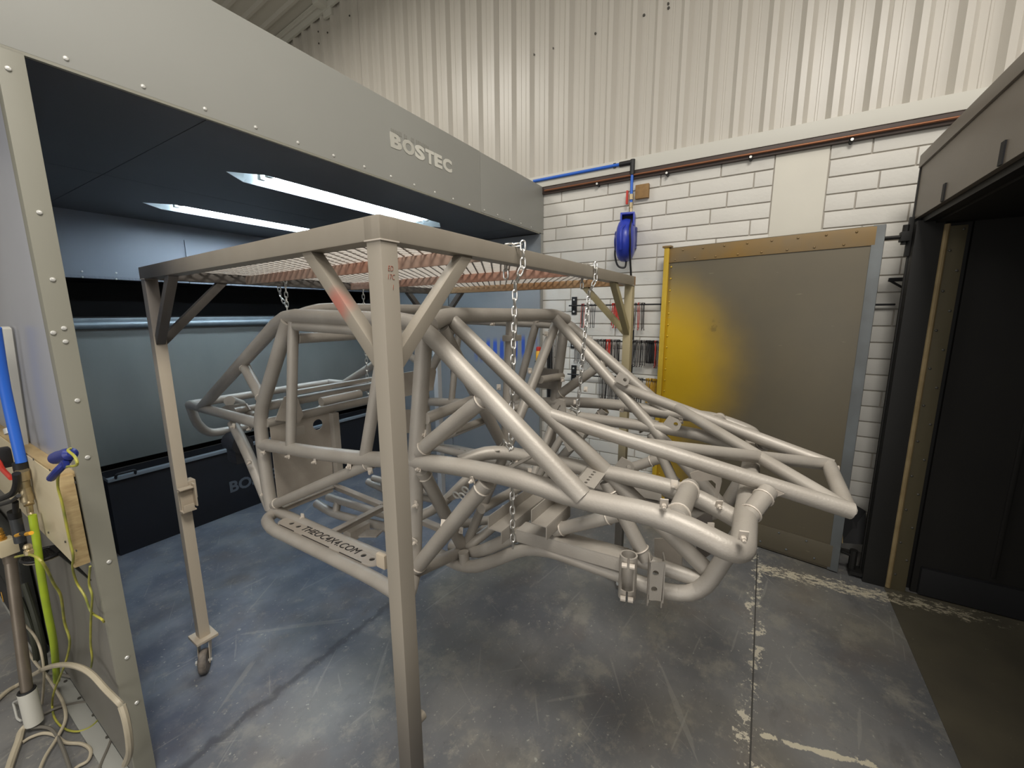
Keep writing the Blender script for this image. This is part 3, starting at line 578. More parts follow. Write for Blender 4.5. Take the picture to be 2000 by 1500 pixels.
hg = MB().cyl(dp(-.0, 1.99, -.03), (3.03, -.60, 1.99), .010, 8).box((3.035, -.60, 1.99), (.05, .04, .05), None, .004).cyl((3.035, -.60, 1.95), (3.035, -.60, 2.05), .014, 10).box((3.05, -.62, 1.99), (.02, .02, .2), None, .003)
hg.build('hinge', OVEN_F, door)
MB().cyl(dp(0, .14, -.03), (3.05, -.58, .12), .010, 8).cyl((3.05, -.585, .04), (3.05, -.585, .16), .02, 10).box((3.05, -.60, .03), (.09, .06, .02)).build('hinge', OVEN_F, door)
for s_ in (.02,): MB().box(dp(DL-.02, 2.068, .0), (.06, .05, .014), Md, .003).build('corner_cap', DOORT, door)
# bent black frame and a dark panel leaning behind the hinge side
q0 = [(3.3, -0.6143, 1.7853), (3.3, -0.6889, 0.2913)]
tag(centred(MB().bar((3.33, q0[0][1], .35), (3.33, q0[0][1], q0[0][2]), .022, .022).bar((3.33, q0[0][1], q0[0][2]), (3.33, q0[0][1]-.22, q0[0][2]), .022, .022).bar((3.345, q0[0][1]+.13, 1.64), (3.345, q0[0][1]-.05, 1.64), .012, .012).bar((3.33, q0[0][1], q0[0][2]), (3.33, q0[0][1]-.1, q0[0][2]-.07), .012, .012), 'bent_pipe_stand', BLACK), 'thin black bent pipe stand between the door edge and the oven', 'stand')
lp = thing('leaning_panel', (3.2, -.56, 0), 'dark board with a pale edge leaning by the wall behind the door', 'board')
MB().prism([(3.28, -.53, .40), (3.28, -.66, .33), (3.20, -.66, .14), (3.20, -.545, .12)], (.012, 0, 0)).build('board', BLACK, lp)
MB().bar((3.275, -.525, .385), (3.195, -.545, .12), .014, .014).build('pale_edge', PLYE, lp)
MB().bar((3.29, -.60, .0), (3.29, -.60, .36), .02, .02).build('prop', BLACK, lp)

# ------------------------------------------------------------------ wall fittings
bp_ = thing('blue_air_pipe', (3.33, 1.3445, 2.717), 'bright blue air pipe running along the grey flashing', 'pipe')
pA, pB_ = Vector((3.335, 1.8064, 2.7266)), Vector((3.335, 0.9831, 2.7261))
MB().cyl(pA, pB_, .012, 12).build('pipe', BLUEP, bp_)
dz = Vector((0, 0, -1))
MB().cyl(pB_-Vector((0, -.07, 0)), pB_+Vector((0, -.03, 0)), .018, 12).cyl(pB_+Vector((0, -.03, .018)), pB_+Vector((0, -.03, -.09)), .018, 12).build('elbow', RUBBER, bp_)
pC = pB_+Vector((0, -.03, 0))
MB().cyl(pC+dz*.08, pC+dz*.30, .011, 12).build('drop_pipe', BLUEP, bp_)
MB().box(pB_+Vector((.02, .11, 0)), (.05, .02, .035), None, .004).build('clip', RUBBER, bp_)
MB().cyl(pC+dz*.23, pC+dz*.27, .017, 10).cyl(pC+dz*.29, pC+dz*.33, .015, 10).cyl(pC+dz*.33, pC+dz*.36, .011, 8).build('coupling', BRASS, bp_)
tag(MB().box(pC+Vector((-.005, .03, -.25)), (.02, .016, .10), None, .004).build('valve_lever', REDP, bp_), 'red valve lever')
tag(centred(MB().box(pC+Vector((.028, -.075, -.215)), (.035, .10, .10), None, .003), 'wood_block', WOOD), 'small brown wooden block screwed on the wall beside the blue drop pipe', 'block')
# hose reel
rq = Vector((3.19, 0.9405, 2.1345))
hr = thing('hose_reel', rq, 'blue round hose reel hanging on the white brick wall above the door', 'reel')
ax = Vector((.20, -.98, 0)).normalized(); fr_ = Vector((-.98, -.20, 0)).normalized(); UZ = Vector((0, 0, 1))
MB().lathe(rq-ax*.062, ax, [(.03, -.006), (.10, 0), (.132, .012), (.150, .034), (.155, .062), (.150, .090), (.132, .112), (.10, .124), (.03, .13)], 32).build('drum', BLUEH, hr)
MB().lathe(rq-ax*.066, -ax, [(.075, 0), (.07, .010), (.03, .016)], 20).build('hub_cover', NAVYB, hr)
mo = rq+UZ*.145+ax*.012
Mr = Matrix((fr_, ax, UZ)).transposed()
MB().box(mo+UZ*.035, (.15, .10, .014), Mr, .004).build('mouth_top', BLUEH, hr)
MB().box(mo-UZ*.045+fr_*.05, (.05, .10, .014), Mr, .004).build('mouth_sill', BLUEH, hr)
for s_ in (-1, 1): MB().box(mo-UZ*.005+ax*.045*s_, (.15, .012, .09), Mr, .003).build('mouth_side', BLUEH, hr)
MB().box(mo-UZ*.005-fr_*.02, (.07, .08, .07), Mr).build('mouth_inside', BLACK, hr)
MB().sweep([rq+fr_*.12+UZ*.085+ax*.0, rq+fr_*.152+UZ*.06-ax*.02, rq+fr_*.163-UZ*.02-ax*.02, rq+fr_*.14-UZ*.08-ax*.02], .012, smoothn=4, seg=8).build('case_ridge', BLUEH, hr)
MB().box((3.355, rq.y, rq.z+.04), (.045, .07, .16), None, .005).build('wall_bracket', NAVYB, hr)
hz = [mo+fr_*.06-UZ*.01+ax*.03, rq+fr_*.155+UZ*.06+ax*.04, rq+fr_*.150-UZ*.04+ax*.045, rq+fr_*.09-UZ*.15+ax*.045, Vector((3.34, 0.8985, 1.5636)), Vector((3.34, 0.8923, 1.2349)), Vector((3.34, 0.8946, 1.0959))]
MB().sweep(hz, .007, smoothn=6, seg=8).build('hose', RUBBER, hr)
MB().sweep([rq-ax*.07-UZ*.02, rq-ax*.075-UZ*.10, rq-ax*.05-UZ*.18, rq-ax*.0-UZ*.195, rq+ax*.01-UZ*.15], .007, smoothn=6, seg=8).build('hose_loop', RUBBER, hr)
MB().sweep([pC+dz*.36, pC+dz*.45+Vector((-.01, .01, 0)), pC+dz*.50+Vector((-.03, .01, 0)), mo+UZ*.04], .005, smoothn=4, seg=8).build('feed_hose', RUBBER, bp_)
MB().sph(hz[-1]+Vector((0, -.01, -.015)), .018).build('hose_stop', RUBBER, hr)

# hook racks: three rails on the wall with wire hooks hanging from them
def hook_mesh(L, w=.0028, curl=1, bow=.0):
    m = MB(); pts = [(-.006, 0, -.004), (-.010, 0, .008), (.0, 0, .013), (.008, 0, .006), (.004+bow*.3, 0, -L*.3), (bow, 0, -L*.6), (0, 0, -L*.93), (-.008*curl, 0, -L), (-.014*curl, 0, -L*.97)]
    m.sweep(pts, w, smoothn=2, seg=5); return m.mesh('hanging_hook')
HM = [hook_mesh(.15), hook_mesh(.185, .0024), hook_mesh(.165, .0035, -1), hook_mesh(.12, .0026), hook_mesh(.20, .0026, 1, .006)]
HMM = {}
def rack(zr, ys, ye, brackets, label, runs):
    x = WX-.055
    t = thing('hook_rail', (x, (ys+ye)/2, zr), label, 'rail')
    MB().cyl((x, ys, zr), (x, ye, zr), .006, 8).build('rod', RUBBER, t)
    for yb in brackets:
        b = MB().box((WX-.008, yb, zr), (.014, .045, .15), None, .003).box((WX-.03, yb, zr), (.05, .012, .03), None, .002).build('bracket', BLACK, t)
        for s_ in (-.05, .05): MB().cyl((WX-.022, yb, zr+s_), (WX-.014, yb, zr+s_), .008, 8).build('bolt', SCREW, b)
    for (y0, y1, n, mats, lens, lab, grp) in runs:
        for i in range(n):
            y = y0+(y1-y0)*(i+.5)/n+random.uniform(-.003, .003); mt = random.choice(mats); L = random.choice(lens)
            key = (L, mt.name)
            if key not in HMM:
                me = HM[L].copy(); me.materials.clear(); me.materials.append(mt); HMM[key] = me
            o = link_mesh('hanging_hook', HMM[key], None, None, (x, y, zr+random.uniform(-.001, .001)))
            o.rotation_euler = (random.uniform(-.04, .04), 0, random.uniform(-.5, .5)); tag(o, lab, 'hook', grp)
def ry(*q): return q
Y1 = [1.4208, 1.3413, 1.3136, 1.2681, 1.2187, 1.0704, 0.9988, 0.9205, 0.868, 0.8481, 0.8085, 0.6702]
rack(1.6638, Y1[0]+.03, .60, [Y1[0]], 'topmost thin black hook rail on the white bricks beside the yellow door',
     [(Y1[1], Y1[2], 5, [HOOK_R, HOOK_B], [1, 4], 'dark reddish wire hook behind the chain, on the topmost wall rail', 'reddish hooks on the left of the topmost rail'),
      (Y1[3]-.01, Y1[4]-.01, 3, [HOOK_B], [1, 4], 'thin dark wire hook right of the chain, on the topmost wall rail', 'dark hooks right of the chain on the topmost rail'),
      (Y1[5], Y1[6], 12, [HOOK_R], [1, 2], 'bright red wire hook behind the stand corner brace, on the topmost rail', 'red hooks on the topmost rail'),
      (Y1[7], Y1[10], 11, [HOOK_B, HOOK_W, HOOK_B, HOOK_R], [1, 4], 'black wire hook right of the stand leg, on the topmost rail', 'black hooks at the right of the topmost rail')])
Y2 = [1.4239, 1.4, 1.2642, 1.2187, 1.1118, 1.0725, 1.0167, 0.9913, 0.8915, 0.7868, 0.7241, 0.6778]
rack(1.3705, Y2[0]+.03, .60, [Y2[0]], 'middle black hook rail on the white bricks, the most crowded one',
     [(Y2[1], Y2[3], 20, [HOOK_W, HOOK_B], [1, 4], 'thin grey wire hook at the left end of the middle rail', 'grey wire hooks at the left of the middle rail'),
      (Y2[3], Y2[4], 16, [HOOK_B, HOOK_W], [1, 4], 'dark wire hook on the middle rail, between the pillar and the red hooks', 'dark hooks left of the red ones on the middle rail'),
      (Y2[4], Y2[5], 6, [HOOK_R], [1, 2], 'red wire hook among the dark ones on the middle rail', 'red hooks on the middle rail'),
      (Y2[5], Y2[7], 14, [HOOK_B, HOOK_W], [1, 4], 'dark wire hook just left of the stand leg, on the middle rail', 'dark hooks left of the stand leg on the middle rail'),
      (Y2[8], Y2[9], 20, [HOOK_W, HOOK_B, HOOK_B], [1, 4], 'wire hook just right of the stand leg, on the middle rail', 'mixed hooks right of the stand leg on the middle rail'),
      (Y2[9], Y2[10], 16, [HOOK_B], [2], 'thick black wire hook in the black bunch on the middle rail', 'black bunch on the middle rail'),
      (Y2[10], Y2[11], 8, [HOOK_W, HOOK_B, HOOK_R], [1, 4], 'wire hook beside the yellow door edge, on the middle rail', 'hooks by the door edge on the middle rail')])
Y3 = [1.4131, 1.1378, 1.0933, 0.9803, 0.8961, 0.7898, 0.7737, 0.6792]
rack(1.0684, Y3[0]+.04, .60, [Y3[0]], 'lowest black hook rail on the white bricks, with ochre hooks',
     [(Y3[1]+.03, Y3[2], 8, [HOOK_W, HOOK_B], [1, 4], 'thin wire hook at the left end of the lowest rail', 'thin hooks at the left of the lowest rail'),
      (Y3[2], Y3[3], 18, [HOOK_W, HOOK_B, HOOK_B], [1, 4], 'dark wire hook in the middle of the lowest rail', 'dark hooks in the middle of the lowest rail'),
      (Y3[4], Y3[5], 10, [HOOK_B, HOOK_W], [1, 4], 'dark wire hook right of the hanging hose, on the lowest rail', 'dark hooks right of the hose on the lowest rail'),
      (Y3[6], Y3[7], 16, [HOOK_O], [1, 2], 'ochre yellow wire hook at the door end of the lowest rail', 'ochre hooks on the lowest rail')])
# long rods hung by the booth corner
Q = [1.648, 1.6225, 1.5972, 1.572]
for i, y in enumerate(Q):
    zt = (1.30, 1.44, 1.42, 1.40)[i]; zb = (.72, .62, .80, .98)[i]
    m = MB().cyl((3.335, y, zb), (3.335, y, zt), (.012, .014, .006, .007)[i], 8).torus((3.335, y, zt+.012), .012, .003, Matrix.Rotation(R(90), 3, 'Y'), 12, 6).cyl((3.335, y, zt+.02), (3.385, y, zt+.02), .004, 6)
    tag(centred(m, 'hanging_rod', (BLACK, RUBBER, HOOK_W, HOOK_W)[i]), ('thick black rod hung nearest the booth corner', 'long black rod hung second from the booth corner', 'thin bare rod hung third from the booth corner', 'short bare rod hung fourth from the booth corner')[i], 'rod')
q = Vector((3.29, 1.7245, 1.2436))
cn = thing('spray_can', q-Vector((0, 0, .07)), 'small yellow can with a red cap on the booth wall edge', 'can')
MB().lathe(q-Vector((0, 0, .07)), (0, 0, 1), [(.024, 0), (.025, .004), (.025, .085), (.018, .095)], 16).build('body', YELP, cn)
MB().lathe(q+Vector((0, 0, .025)), (0, 0, 1), [(.022, 0), (.022, .028), (.016, .034)], 16).build('cap', REDP, cn)
MB().box(q+Vector((.017, 0, -.074)), (.075, .06, .006)).box(q+Vector((.05, 0, -.05)), (.006, .06, .06)).build('holder', BLACK, cn)

# ------------------------------------------------------------------ wheeled hanging stand
cN, cL, cR, cF = Vector((.585, .655, 0)), Vector((.672, 2.075, 0)), Vector((2.190, .615, 0)), Vector((2.275, 2.035, 0))
stand = thing('hanging_stand', (1.43, 1.345, 0), 'tall square tube steel stand with mesh top carrying the chassis on chains', 'stand')
ZTOP, BW = 1.786, .046
zc = ZTOP-BW/2
def at(c, z): return Vector((c.x, c.y, z))
dX = (cR-cN).normalized(); dY = (cL-cN).normalized()
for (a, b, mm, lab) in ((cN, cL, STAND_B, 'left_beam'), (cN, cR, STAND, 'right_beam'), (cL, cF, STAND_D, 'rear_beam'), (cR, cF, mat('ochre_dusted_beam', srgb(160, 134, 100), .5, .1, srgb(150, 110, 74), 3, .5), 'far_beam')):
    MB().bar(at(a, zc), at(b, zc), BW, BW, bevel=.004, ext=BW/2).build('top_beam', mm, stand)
LW = .042
LEGB = 0.16
def leg(c, mm, zb):
    return MB().bar(at(c, zb), at(c, ZTOP-BW), LW, LW, upv=tuple(dX), bevel=.004).build('leg', mm, stand)
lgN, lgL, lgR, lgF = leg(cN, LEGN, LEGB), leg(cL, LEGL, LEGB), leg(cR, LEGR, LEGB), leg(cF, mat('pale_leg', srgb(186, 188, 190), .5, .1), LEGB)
for c in (cN, cL, cR, cF):
    w = MB()
    for k in range(4):
        a = R(45+90*k); s_ = LW/2
    w.bar(at(c, ZTOP-BW-.001), at(c, ZTOP-BW+.002), LW+.006, LW+.006, upv=tuple(dX), bevel=.001).build('weld', WELD, stand)
def brace(c, d, mm, reach=.25, drop=.235, wd=.030):
    a = at(c, ZTOP-BW)+d*reach; b = at(c, ZTOP-BW-drop)+d*(LW/2)
    n = d.cross(Vector((0, 0, 1)))
    MB().bar(a, b, wd, wd, upv=tuple(n), bevel=.003, ext=.012).build('corner_brace', mm, stand)
brace(cN, dY, STAND_S); brace(cN, dX, STAND); brace(cL, -dY, STAND_D); brace(cL, dX, STAND_D)
brace(cR, -dX, STAND_Y); brace(cR, dY, STAND_Y); brace(cF, -dY, STAND_D); brace(cF, -dX, STAND_D)
# inner angle bars under the mesh
for (u, mm) in ((.215, STAND_R), (.56, STAND_R)):
    a = cN+(cR-cN)*u; b = cL+(cF-cL)*u
    MB().bar(at(a, ZTOP-.030)+dY*.02, at(b, ZTOP-.030)-dY*.02, .005, .036).bar(at(a, ZTOP-.013)+dX*.02+dY*.02, at(b, ZTOP-.013)+dX*.02-dY*.02, .04, .005).build('angle_bar', mm, stand)
# expanded mesh sheet
t = bmesh.new(); N1, N2 = 27, 34
us = cR-cN; vs = cL-cN
def strand(p, q, w=.0030, h=.0022):
    d = (q-p).normalized(); n = Vector((-d.y, d.x, 0))*w; k = Vector((0, 0, h))
    v = [t.verts.new(r_+s1) for r_ in (p, q) for s1 in (n+k, -n+k, -n-k, n-k)]
    for i in range(4): t.faces.new((v[i], v[(i+1) % 4], v[4+(i+1) % 4], v[4+i]))
for i in range(N1):
    for j in range(N2*2):
        u0 = (i+(.5 if j % 2 else 0))/N1; v0 = j/(2*N2); v1 = (j+1)/(2*N2)
        for s_ in (-.5, .5):
            u1 = u0+s_/N1
            if 0 <= u0 <= 1 and 0 <= u1 <= 1:
                strand(at(cN+us*u0+(vs+(cF-cL-us)*u0)*v0, ZTOP-.006), at(cN+us*u1+(vs+(cF-cL-us)*u1)*v1, ZTOP-.006))
mm_ = MB(); mm_.add(t); tag(mm_.build('mesh_sheet', mat('expanded_mesh_steel', srgb(196, 190, 182), .5, .3), stand), 'expanded steel mesh with diamond openings', kind='stuff')
# castors
def castor(c, mm):
    pl = MB().bar(at(c, LEGB-.012), at(c, LEGB), .095, .085, upv=tuple(dX), bevel=.002).build('castor_plate', mm, stand)
    f = MB(); h = at(c, 0)
    f.cyl(at(c, LEGB-.03), at(c, LEGB-.012), .026, 12)
    off = Vector((-.02, -.03, 0)); wd = Vector((.82, -.57, 0)); ax = wd.normalized()
    for s_ in (-.021, .021):
        f.prism([at(c, LEGB-.03)+ax*s_+Vector((.57, .82, 0))*.024, at(c, LEGB-.03)+ax*s_-Vector((.57, .82, 0))*.024, at(c, .045)+ax*s_+off-Vector((.57, .82, 0))*.012, at(c, .045)+ax*s_+off+Vector((.57, .82, 0))*.012], ax*.003)
    f.build('castor_fork', mm, pl)
    MB().lathe(at(c, .052)+off-ax*.016, ax, [(.02, 0), (.046, .001), (.052, .006), (.052, .026), (.046, .031), (.02, .032)], 22).build('castor_wheel', WHEELM, pl)
    MB().cyl(at(c, .052)+off-ax*.03, at(c, .052)+off+ax*.03, .006, 8).cyl(at(c, .052)+off-ax*.032, at(c, .052)+off-ax*.026, .011, 6).build('axle_bolt', SCREW, pl)
for c, mm in ((cN, STAND_L), (cL, STAND_L), (cR, STAND_Y), (cF, STAND_L)): castor(c, mm)
# cream hook bracket on the left leg
b = MB(); hb = at(cL, .835)+dX*.0
fx_ = -dY
b.box(hb-dY*.036+dX*.004, (.046, .006, .095), None, .002).box(hb-dY*.05+dX*.03+Vector((0, 0, .01)), (.006, .03, .10), None, .002).box(hb-dY*.052+dX*.0+Vector((0, 0, .048)), (.05, .03, .006), None, .002).box(hb-dY*.05-dX*.0+Vector((0, 0, -.05)), (.05, .035, .006), None, .002).box(hb-dY*.066+dX*.0+Vector((0, 0, -.035)), (.04, .005, .03), None, .002).box(hb+dX*.035+Vector((0, .01, .02)), (.03, .05, .085), None, .004)
tag(b.build('hook_bracket', STAND_L, stand), 'cream hook bracket on the left leg')
tag(MB().box((0.6, 0.7342, 1.0191), (.012, .03, .036), None, .005).build('hook_bracket', STAND_L, stand), 'cream tab on the near leg')
MB().cyl(at(cN, .605)+dX*.02, at(cN, .605)+dX*.045, .012, 12).build('peg', STAND, stand)
for w_, z_, o_ in (('ED', 1.688, .0), ('17C', 1.672, .0), ('1', 1.652, .004)):
    text(w_, 'handwriting', .015, at(cN, z_)-dY*(LW/2+.0006)+dX*o_, tuple(dX), (0, 0, 1), REDINK, lgN, .0003, font_scale_x=.75, bold=-.0004, shear=.2)

# ------------------------------------------------------------------ tube chassis
TUBES = [
    ('belt_rail', 0.0245, 0.07, [(0.83, 1.6869, 1.0859), (0.83, 1.3207, 1.1143), (0.83, 1.0648, 1.1407), (0.83, 0.9523, 1.1582), (0.83, 0.8517, 1.1754), (0.83, 0.6367, 1.1928), (0.83, 0.4789, 1.1949), (0.83, 0.3684, 1.1832), (0.83, 0.2849, 1.1833), (0.83, 0.157, 1.1866), (0.83, 0.0864, 1.1726), (0.83, -0.0004, 1.1453), (0.9428, -0.0004, 1.1453)]),
    ('belt_rail', 0.0245, 0.07, [(1.77, 1.6869, 1.0859), (1.77, 1.3207, 1.1143), (1.77, 1.0648, 1.1407), (1.77, 0.9523, 1.1582), (1.77, 0.8517, 1.1754), (1.77, 0.6367, 1.1928), (1.77, 0.4789, 1.1949), (1.77, 0.3684, 1.1832), (1.77, 0.2849, 1.1833), (1.77, 0.157, 1.1866), (1.77, 0.0864, 1.1726), (1.77, -0.0004, 1.1453), (1.6572, -0.0004, 1.1453)]),
    ('front_crossbar', 0.0245, 0.07, [(0.9334, -0.0004, 1.1453), (1.6666, -0.0004, 1.1453)]),
    ('roof_rail', 0.0245, 0.06, [(0.89, 2.3465, 1.1501), (0.837, 1.4528, 1.5984), (0.837, 1.0926, 1.588), (0.837, 0.8132, 1.58), (0.826, 0.3187, 1.189)]),
    ('roof_rail', 0.0245, 0.06, [(1.71, 2.3465, 1.1501), (1.763, 1.4528, 1.5984), (1.763, 1.0926, 1.588), (1.763, 0.8132, 1.58), (1.774, 0.3187, 1.189)]),
    ('roof_side_bar', 0.018, 0.07, [(0.837, 1.3902, 1.5631), (0.837, 1.0627, 1.5539), (0.837, 0.7982, 1.5439)]),
    ('roof_side_bar', 0.018, 0.07, [(1.763, 1.3902, 1.5631), (1.763, 1.0627, 1.5539), (1.763, 0.7982, 1.5439)]),
    ('windshield_pillar', 0.0215, 0.07, [(0.951, 0.784, 1.579), (1.0896, 0.0608, 0.9288)]),
    ('windshield_pillar', 0.0215, 0.07, [(1.649, 0.784, 1.579), (1.5104, 0.0608, 0.9288)]),
    ('windshield_crossbar', 0.0245, 0.05, [(0.845, 0.776, 1.5717), (0.9275, 0.795, 1.5945), (1.1707, 0.795, 1.5943), (1.6725, 0.795, 1.5945), (1.755, 0.776, 1.5717)]),
    ('rear_roof_crossbar', 0.0225, 0.05, [(0.837, 1.3729, 1.5947), (0.9411, 1.4101, 1.6218), (1.6589, 1.4101, 1.6218), (1.763, 1.3729, 1.5947)]),
    ('harness_bar', 0.019, 0.07, [(0.8502, 1.4101, 1.5176), (1.7498, 1.4101, 1.5176)]),
    ('inner_rail', 0.0215, 0.07, [(0.93, 0.7598, 1.1542), (1.0, 0.7096, 1.1729), (1.03, 0.6586, 1.1729), (1.036, 0.5621, 1.172), (1.036, 0.4454, 1.172), (1.036, 0.3658, 1.1711), (1.036, 0.293, 1.1714), (1.036, 0.2004, 1.1686), (1.036, 0.128, 1.1618), (1.036, 0.0581, 1.1378), (1.036, 0.0028, 1.1149)]),
    ('inner_rail', 0.0215, 0.07, [(1.67, 0.7598, 1.1542), (1.6, 0.7096, 1.1729), (1.57, 0.6586, 1.1729), (1.564, 0.5621, 1.172), (1.564, 0.4454, 1.172), (1.564, 0.3658, 1.1711), (1.564, 0.293, 1.1714), (1.564, 0.2004, 1.1686), (1.564, 0.128, 1.1618), (1.564, 0.0581, 1.1378), (1.564, 0.0028, 1.1149)]),
    ('rear_hoop', 0.0245, 0.07, [(0.83, 1.4224, 1.5772), (0.83, 1.5266, 1.431), (0.83, 1.6635, 1.2389), (0.83, 1.6857, 1.1671), (0.83, 1.6869, 1.0859), (0.83, 1.685, 0.9224), (0.83, 1.6721, 0.8111)]),
    ('rear_hoop', 0.0245, 0.07, [(1.77, 1.4224, 1.5772), (1.77, 1.5266, 1.431), (1.77, 1.6635, 1.2389), (1.77, 1.6857, 1.1671), (1.77, 1.6869, 1.0859), (1.77, 1.685, 0.9224), (1.77, 1.6721, 0.8111)]),
    ('rear_upright', 0.018, 0.07, [(0.837, 1.4026, 1.5807), (0.83, 1.4857, 1.1112)]),
    ('rear_upright', 0.018, 0.07, [(1.763, 1.4026, 1.5807), (1.77, 1.4857, 1.1112)]),
    ('rear_stay_brace', 0.02, 0.07, [(0.863, 1.836, 1.3999), (0.83, 1.6428, 1.268)]),
    ('rear_stay_brace', 0.02, 0.07, [(1.737, 1.836, 1.3999), (1.77, 1.6428, 1.268)]),
    ('rear_side_tube', 0.022, 0.07, [(0.9, 2.5036, 1.1462), (0.89, 2.3473, 1.1474), (0.87, 2.064, 1.1556), (0.83, 1.6961, 1.172)]),
    ('rear_side_tube', 0.022, 0.07, [(1.7, 2.5036, 1.1462), (1.71, 2.3473, 1.1474), (1.73, 2.064, 1.1556), (1.77, 1.6961, 1.172)]),
    ('rear_crossbar', 0.021, 0.07, [(0.9, 2.5036, 1.1462), (1.7, 2.5036, 1.1462)]),
    ('rear_bumper_loop', 0.022, 0.08, [(0.9, 2.5036, 1.1462), (0.9169, 2.5036, 1.0383), (0.9658, 2.5036, 0.9726), (1.073, 2.5036, 0.9657), (1.527, 2.5036, 0.9657), (1.6342, 2.5036, 0.9726), (1.6831, 2.5036, 1.0383), (1.7, 2.5036, 1.1462)]),
    ('rear_lower_leg', 0.022, 0.07, [(0.87, 2.0024, 1.1231), (0.85, 1.8483, 1.0007), (0.83, 1.6801, 0.8091)]),
    ('rear_lower_leg', 0.022, 0.07, [(1.73, 2.0024, 1.1231), (1.75, 1.8483, 1.0007), (1.77, 1.6801, 0.8091)]),
    ('side_diagonal', 0.019, 0.07, [(0.83, 1.6525, 0.8341), (0.83, 1.0237, 1.138)]),
    ('side_diagonal', 0.019, 0.07, [(1.77, 1.6525, 0.8341), (1.77, 1.0237, 1.138)]),
    ('rocker_rail', 0.021, 0.07, [(0.83, 1.6721, 0.8111), (0.83, 1.3029, 0.8054), (0.83, 1.0171, 0.807), (0.83, 0.8712, 0.8043)]),
    ('rocker_rail', 0.021, 0.07, [(1.77, 1.6721, 0.8111), (1.77, 1.3029, 0.8054), (1.77, 1.0171, 0.807), (1.77, 0.8712, 0.8043)]),
    ('rock_slider', 0.0215, 0.05, [(0.83, 1.6468, 0.8041), (0.7849, 1.6328, 0.797), (0.7539, 1.5458, 0.797), (0.7542, 1.1863, 0.797), (0.7517, 0.9398, 0.797), (0.736, 0.8027, 0.797), (0.83, 0.8712, 0.7943)]),
    ('rock_slider', 0.0215, 0.05, [(1.77, 1.6468, 0.8041), (1.8151, 1.6328, 0.797), (1.8461, 1.5458, 0.797), (1.8458, 1.1863, 0.797), (1.8483, 0.9398, 0.797), (1.864, 0.8027, 0.797), (1.77, 0.8712, 0.7943)]),
    ('door_pillar', 0.0235, 0.07, [(0.837, 0.7877, 1.5635), (0.83, 0.8352, 1.2082), (0.83, 0.8398, 1.1682), (0.83, 0.8712, 0.8043)]),
    ('door_pillar', 0.0235, 0.07, [(1.763, 0.7877, 1.5635), (1.77, 0.8352, 1.2082), (1.77, 0.8398, 1.1682), (1.77, 0.8712, 0.8043)]),
    ('door_brace', 0.0215, 0.07, [(0.83, 0.8231, 1.2072), (0.83, 0.578, 1.398)]),
    ('door_brace', 0.0215, 0.07, [(1.77, 0.8231, 1.2072), (1.77, 0.578, 1.398)]),
    ('dash_side_bar', 0.0165, 0.07, [(0.8368, 0.8, 1.3066), (1.0571, 0.8, 1.3192)]),
    ('dash_side_bar', 0.0165, 0.07, [(1.7632, 0.8, 1.3066), (1.5429, 0.8, 1.3192)]),
    ('dash_diagonal', 0.021, 0.07, [(0.9123, 0.795, 1.5611), (1.3, 0.825, 1.0693)]),
    ('dash_diagonal', 0.021, 0.07, [(1.6877, 0.795, 1.5611), (1.3, 0.825, 1.0693)]),
    ('dash_center_post', 0.021, 0.07, [(1.3046, 0.795, 1.5859), (1.3, 0.825, 1.0693)]),
    ('steering_bar', 0.012, 0.07, [(1.0039, 0.84, 1.2204), (1.5961, 0.84, 1.2204)]),
    ('lower_diagonal', 0.0225, 0.07, [(0.83, 0.8639, 0.8174), (0.83, 0.5857, 1.1648)]),
    ('lower_diagonal', 0.0225, 0.07, [(1.77, 0.8639, 0.8174), (1.77, 0.5857, 1.1648)]),
    ('cabin_diagonal', 0.0205, 0.07, [(0.83, 0.8163, 1.1523), (1.081, 0.8712, 0.7474)]),
    ('cabin_diagonal', 0.0205, 0.07, [(1.77, 0.8163, 1.1523), (1.519, 0.8712, 0.7474)]),
    ('floor_outrigger', 0.02, 0.07, [(0.83, 0.8712, 0.8043), (1.081, 0.8712, 0.7474)]),
    ('floor_outrigger', 0.02, 0.07, [(1.77, 0.8712, 0.8043), (1.519, 0.8712, 0.7474)]),
    ('cabin_strut', 0.016, 0.07, [(1.081, 0.8712, 0.7474), (1.03, 0.6587, 1.1662)]),
    ('cabin_strut', 0.016, 0.07, [(1.519, 0.8712, 0.7474), (1.57, 0.6587, 1.1662)]),
    ('chassis_rail', 0.021, 0.07, [(1.081, 0.9312, 0.7474), (1.081, 0.8712, 0.7474), (1.0655, 0.7947, 0.7701), (1.03, 0.7024, 0.8429), (1.05, 0.61, 0.906)]),
    ('chassis_rail', 0.021, 0.07, [(1.519, 0.9312, 0.7474), (1.519, 0.8712, 0.7474), (1.5345, 0.7947, 0.7701), (1.57, 0.7024, 0.8429), (1.55, 0.61, 0.906)]),
    ('belly_tube', 0.021, 0.08, [(1.03, 0.9774, 0.7367), (1.03, 0.8553, 0.7201), (1.03, 0.7894, 0.7347), (1.03, 0.7137, 0.7816), (1.03, 0.5855, 0.8723), (1.04, 0.5046, 0.8856), (1.05, 0.2912, 0.8724), (1.05, 0.2119, 0.8667), (1.05, 0.1563, 0.8694), (1.055, 0.1071, 0.8791), (1.06, 0.0701, 0.9148), (1.06, 0.0386, 0.9953), (1.06, -0.0009, 1.0968)]),
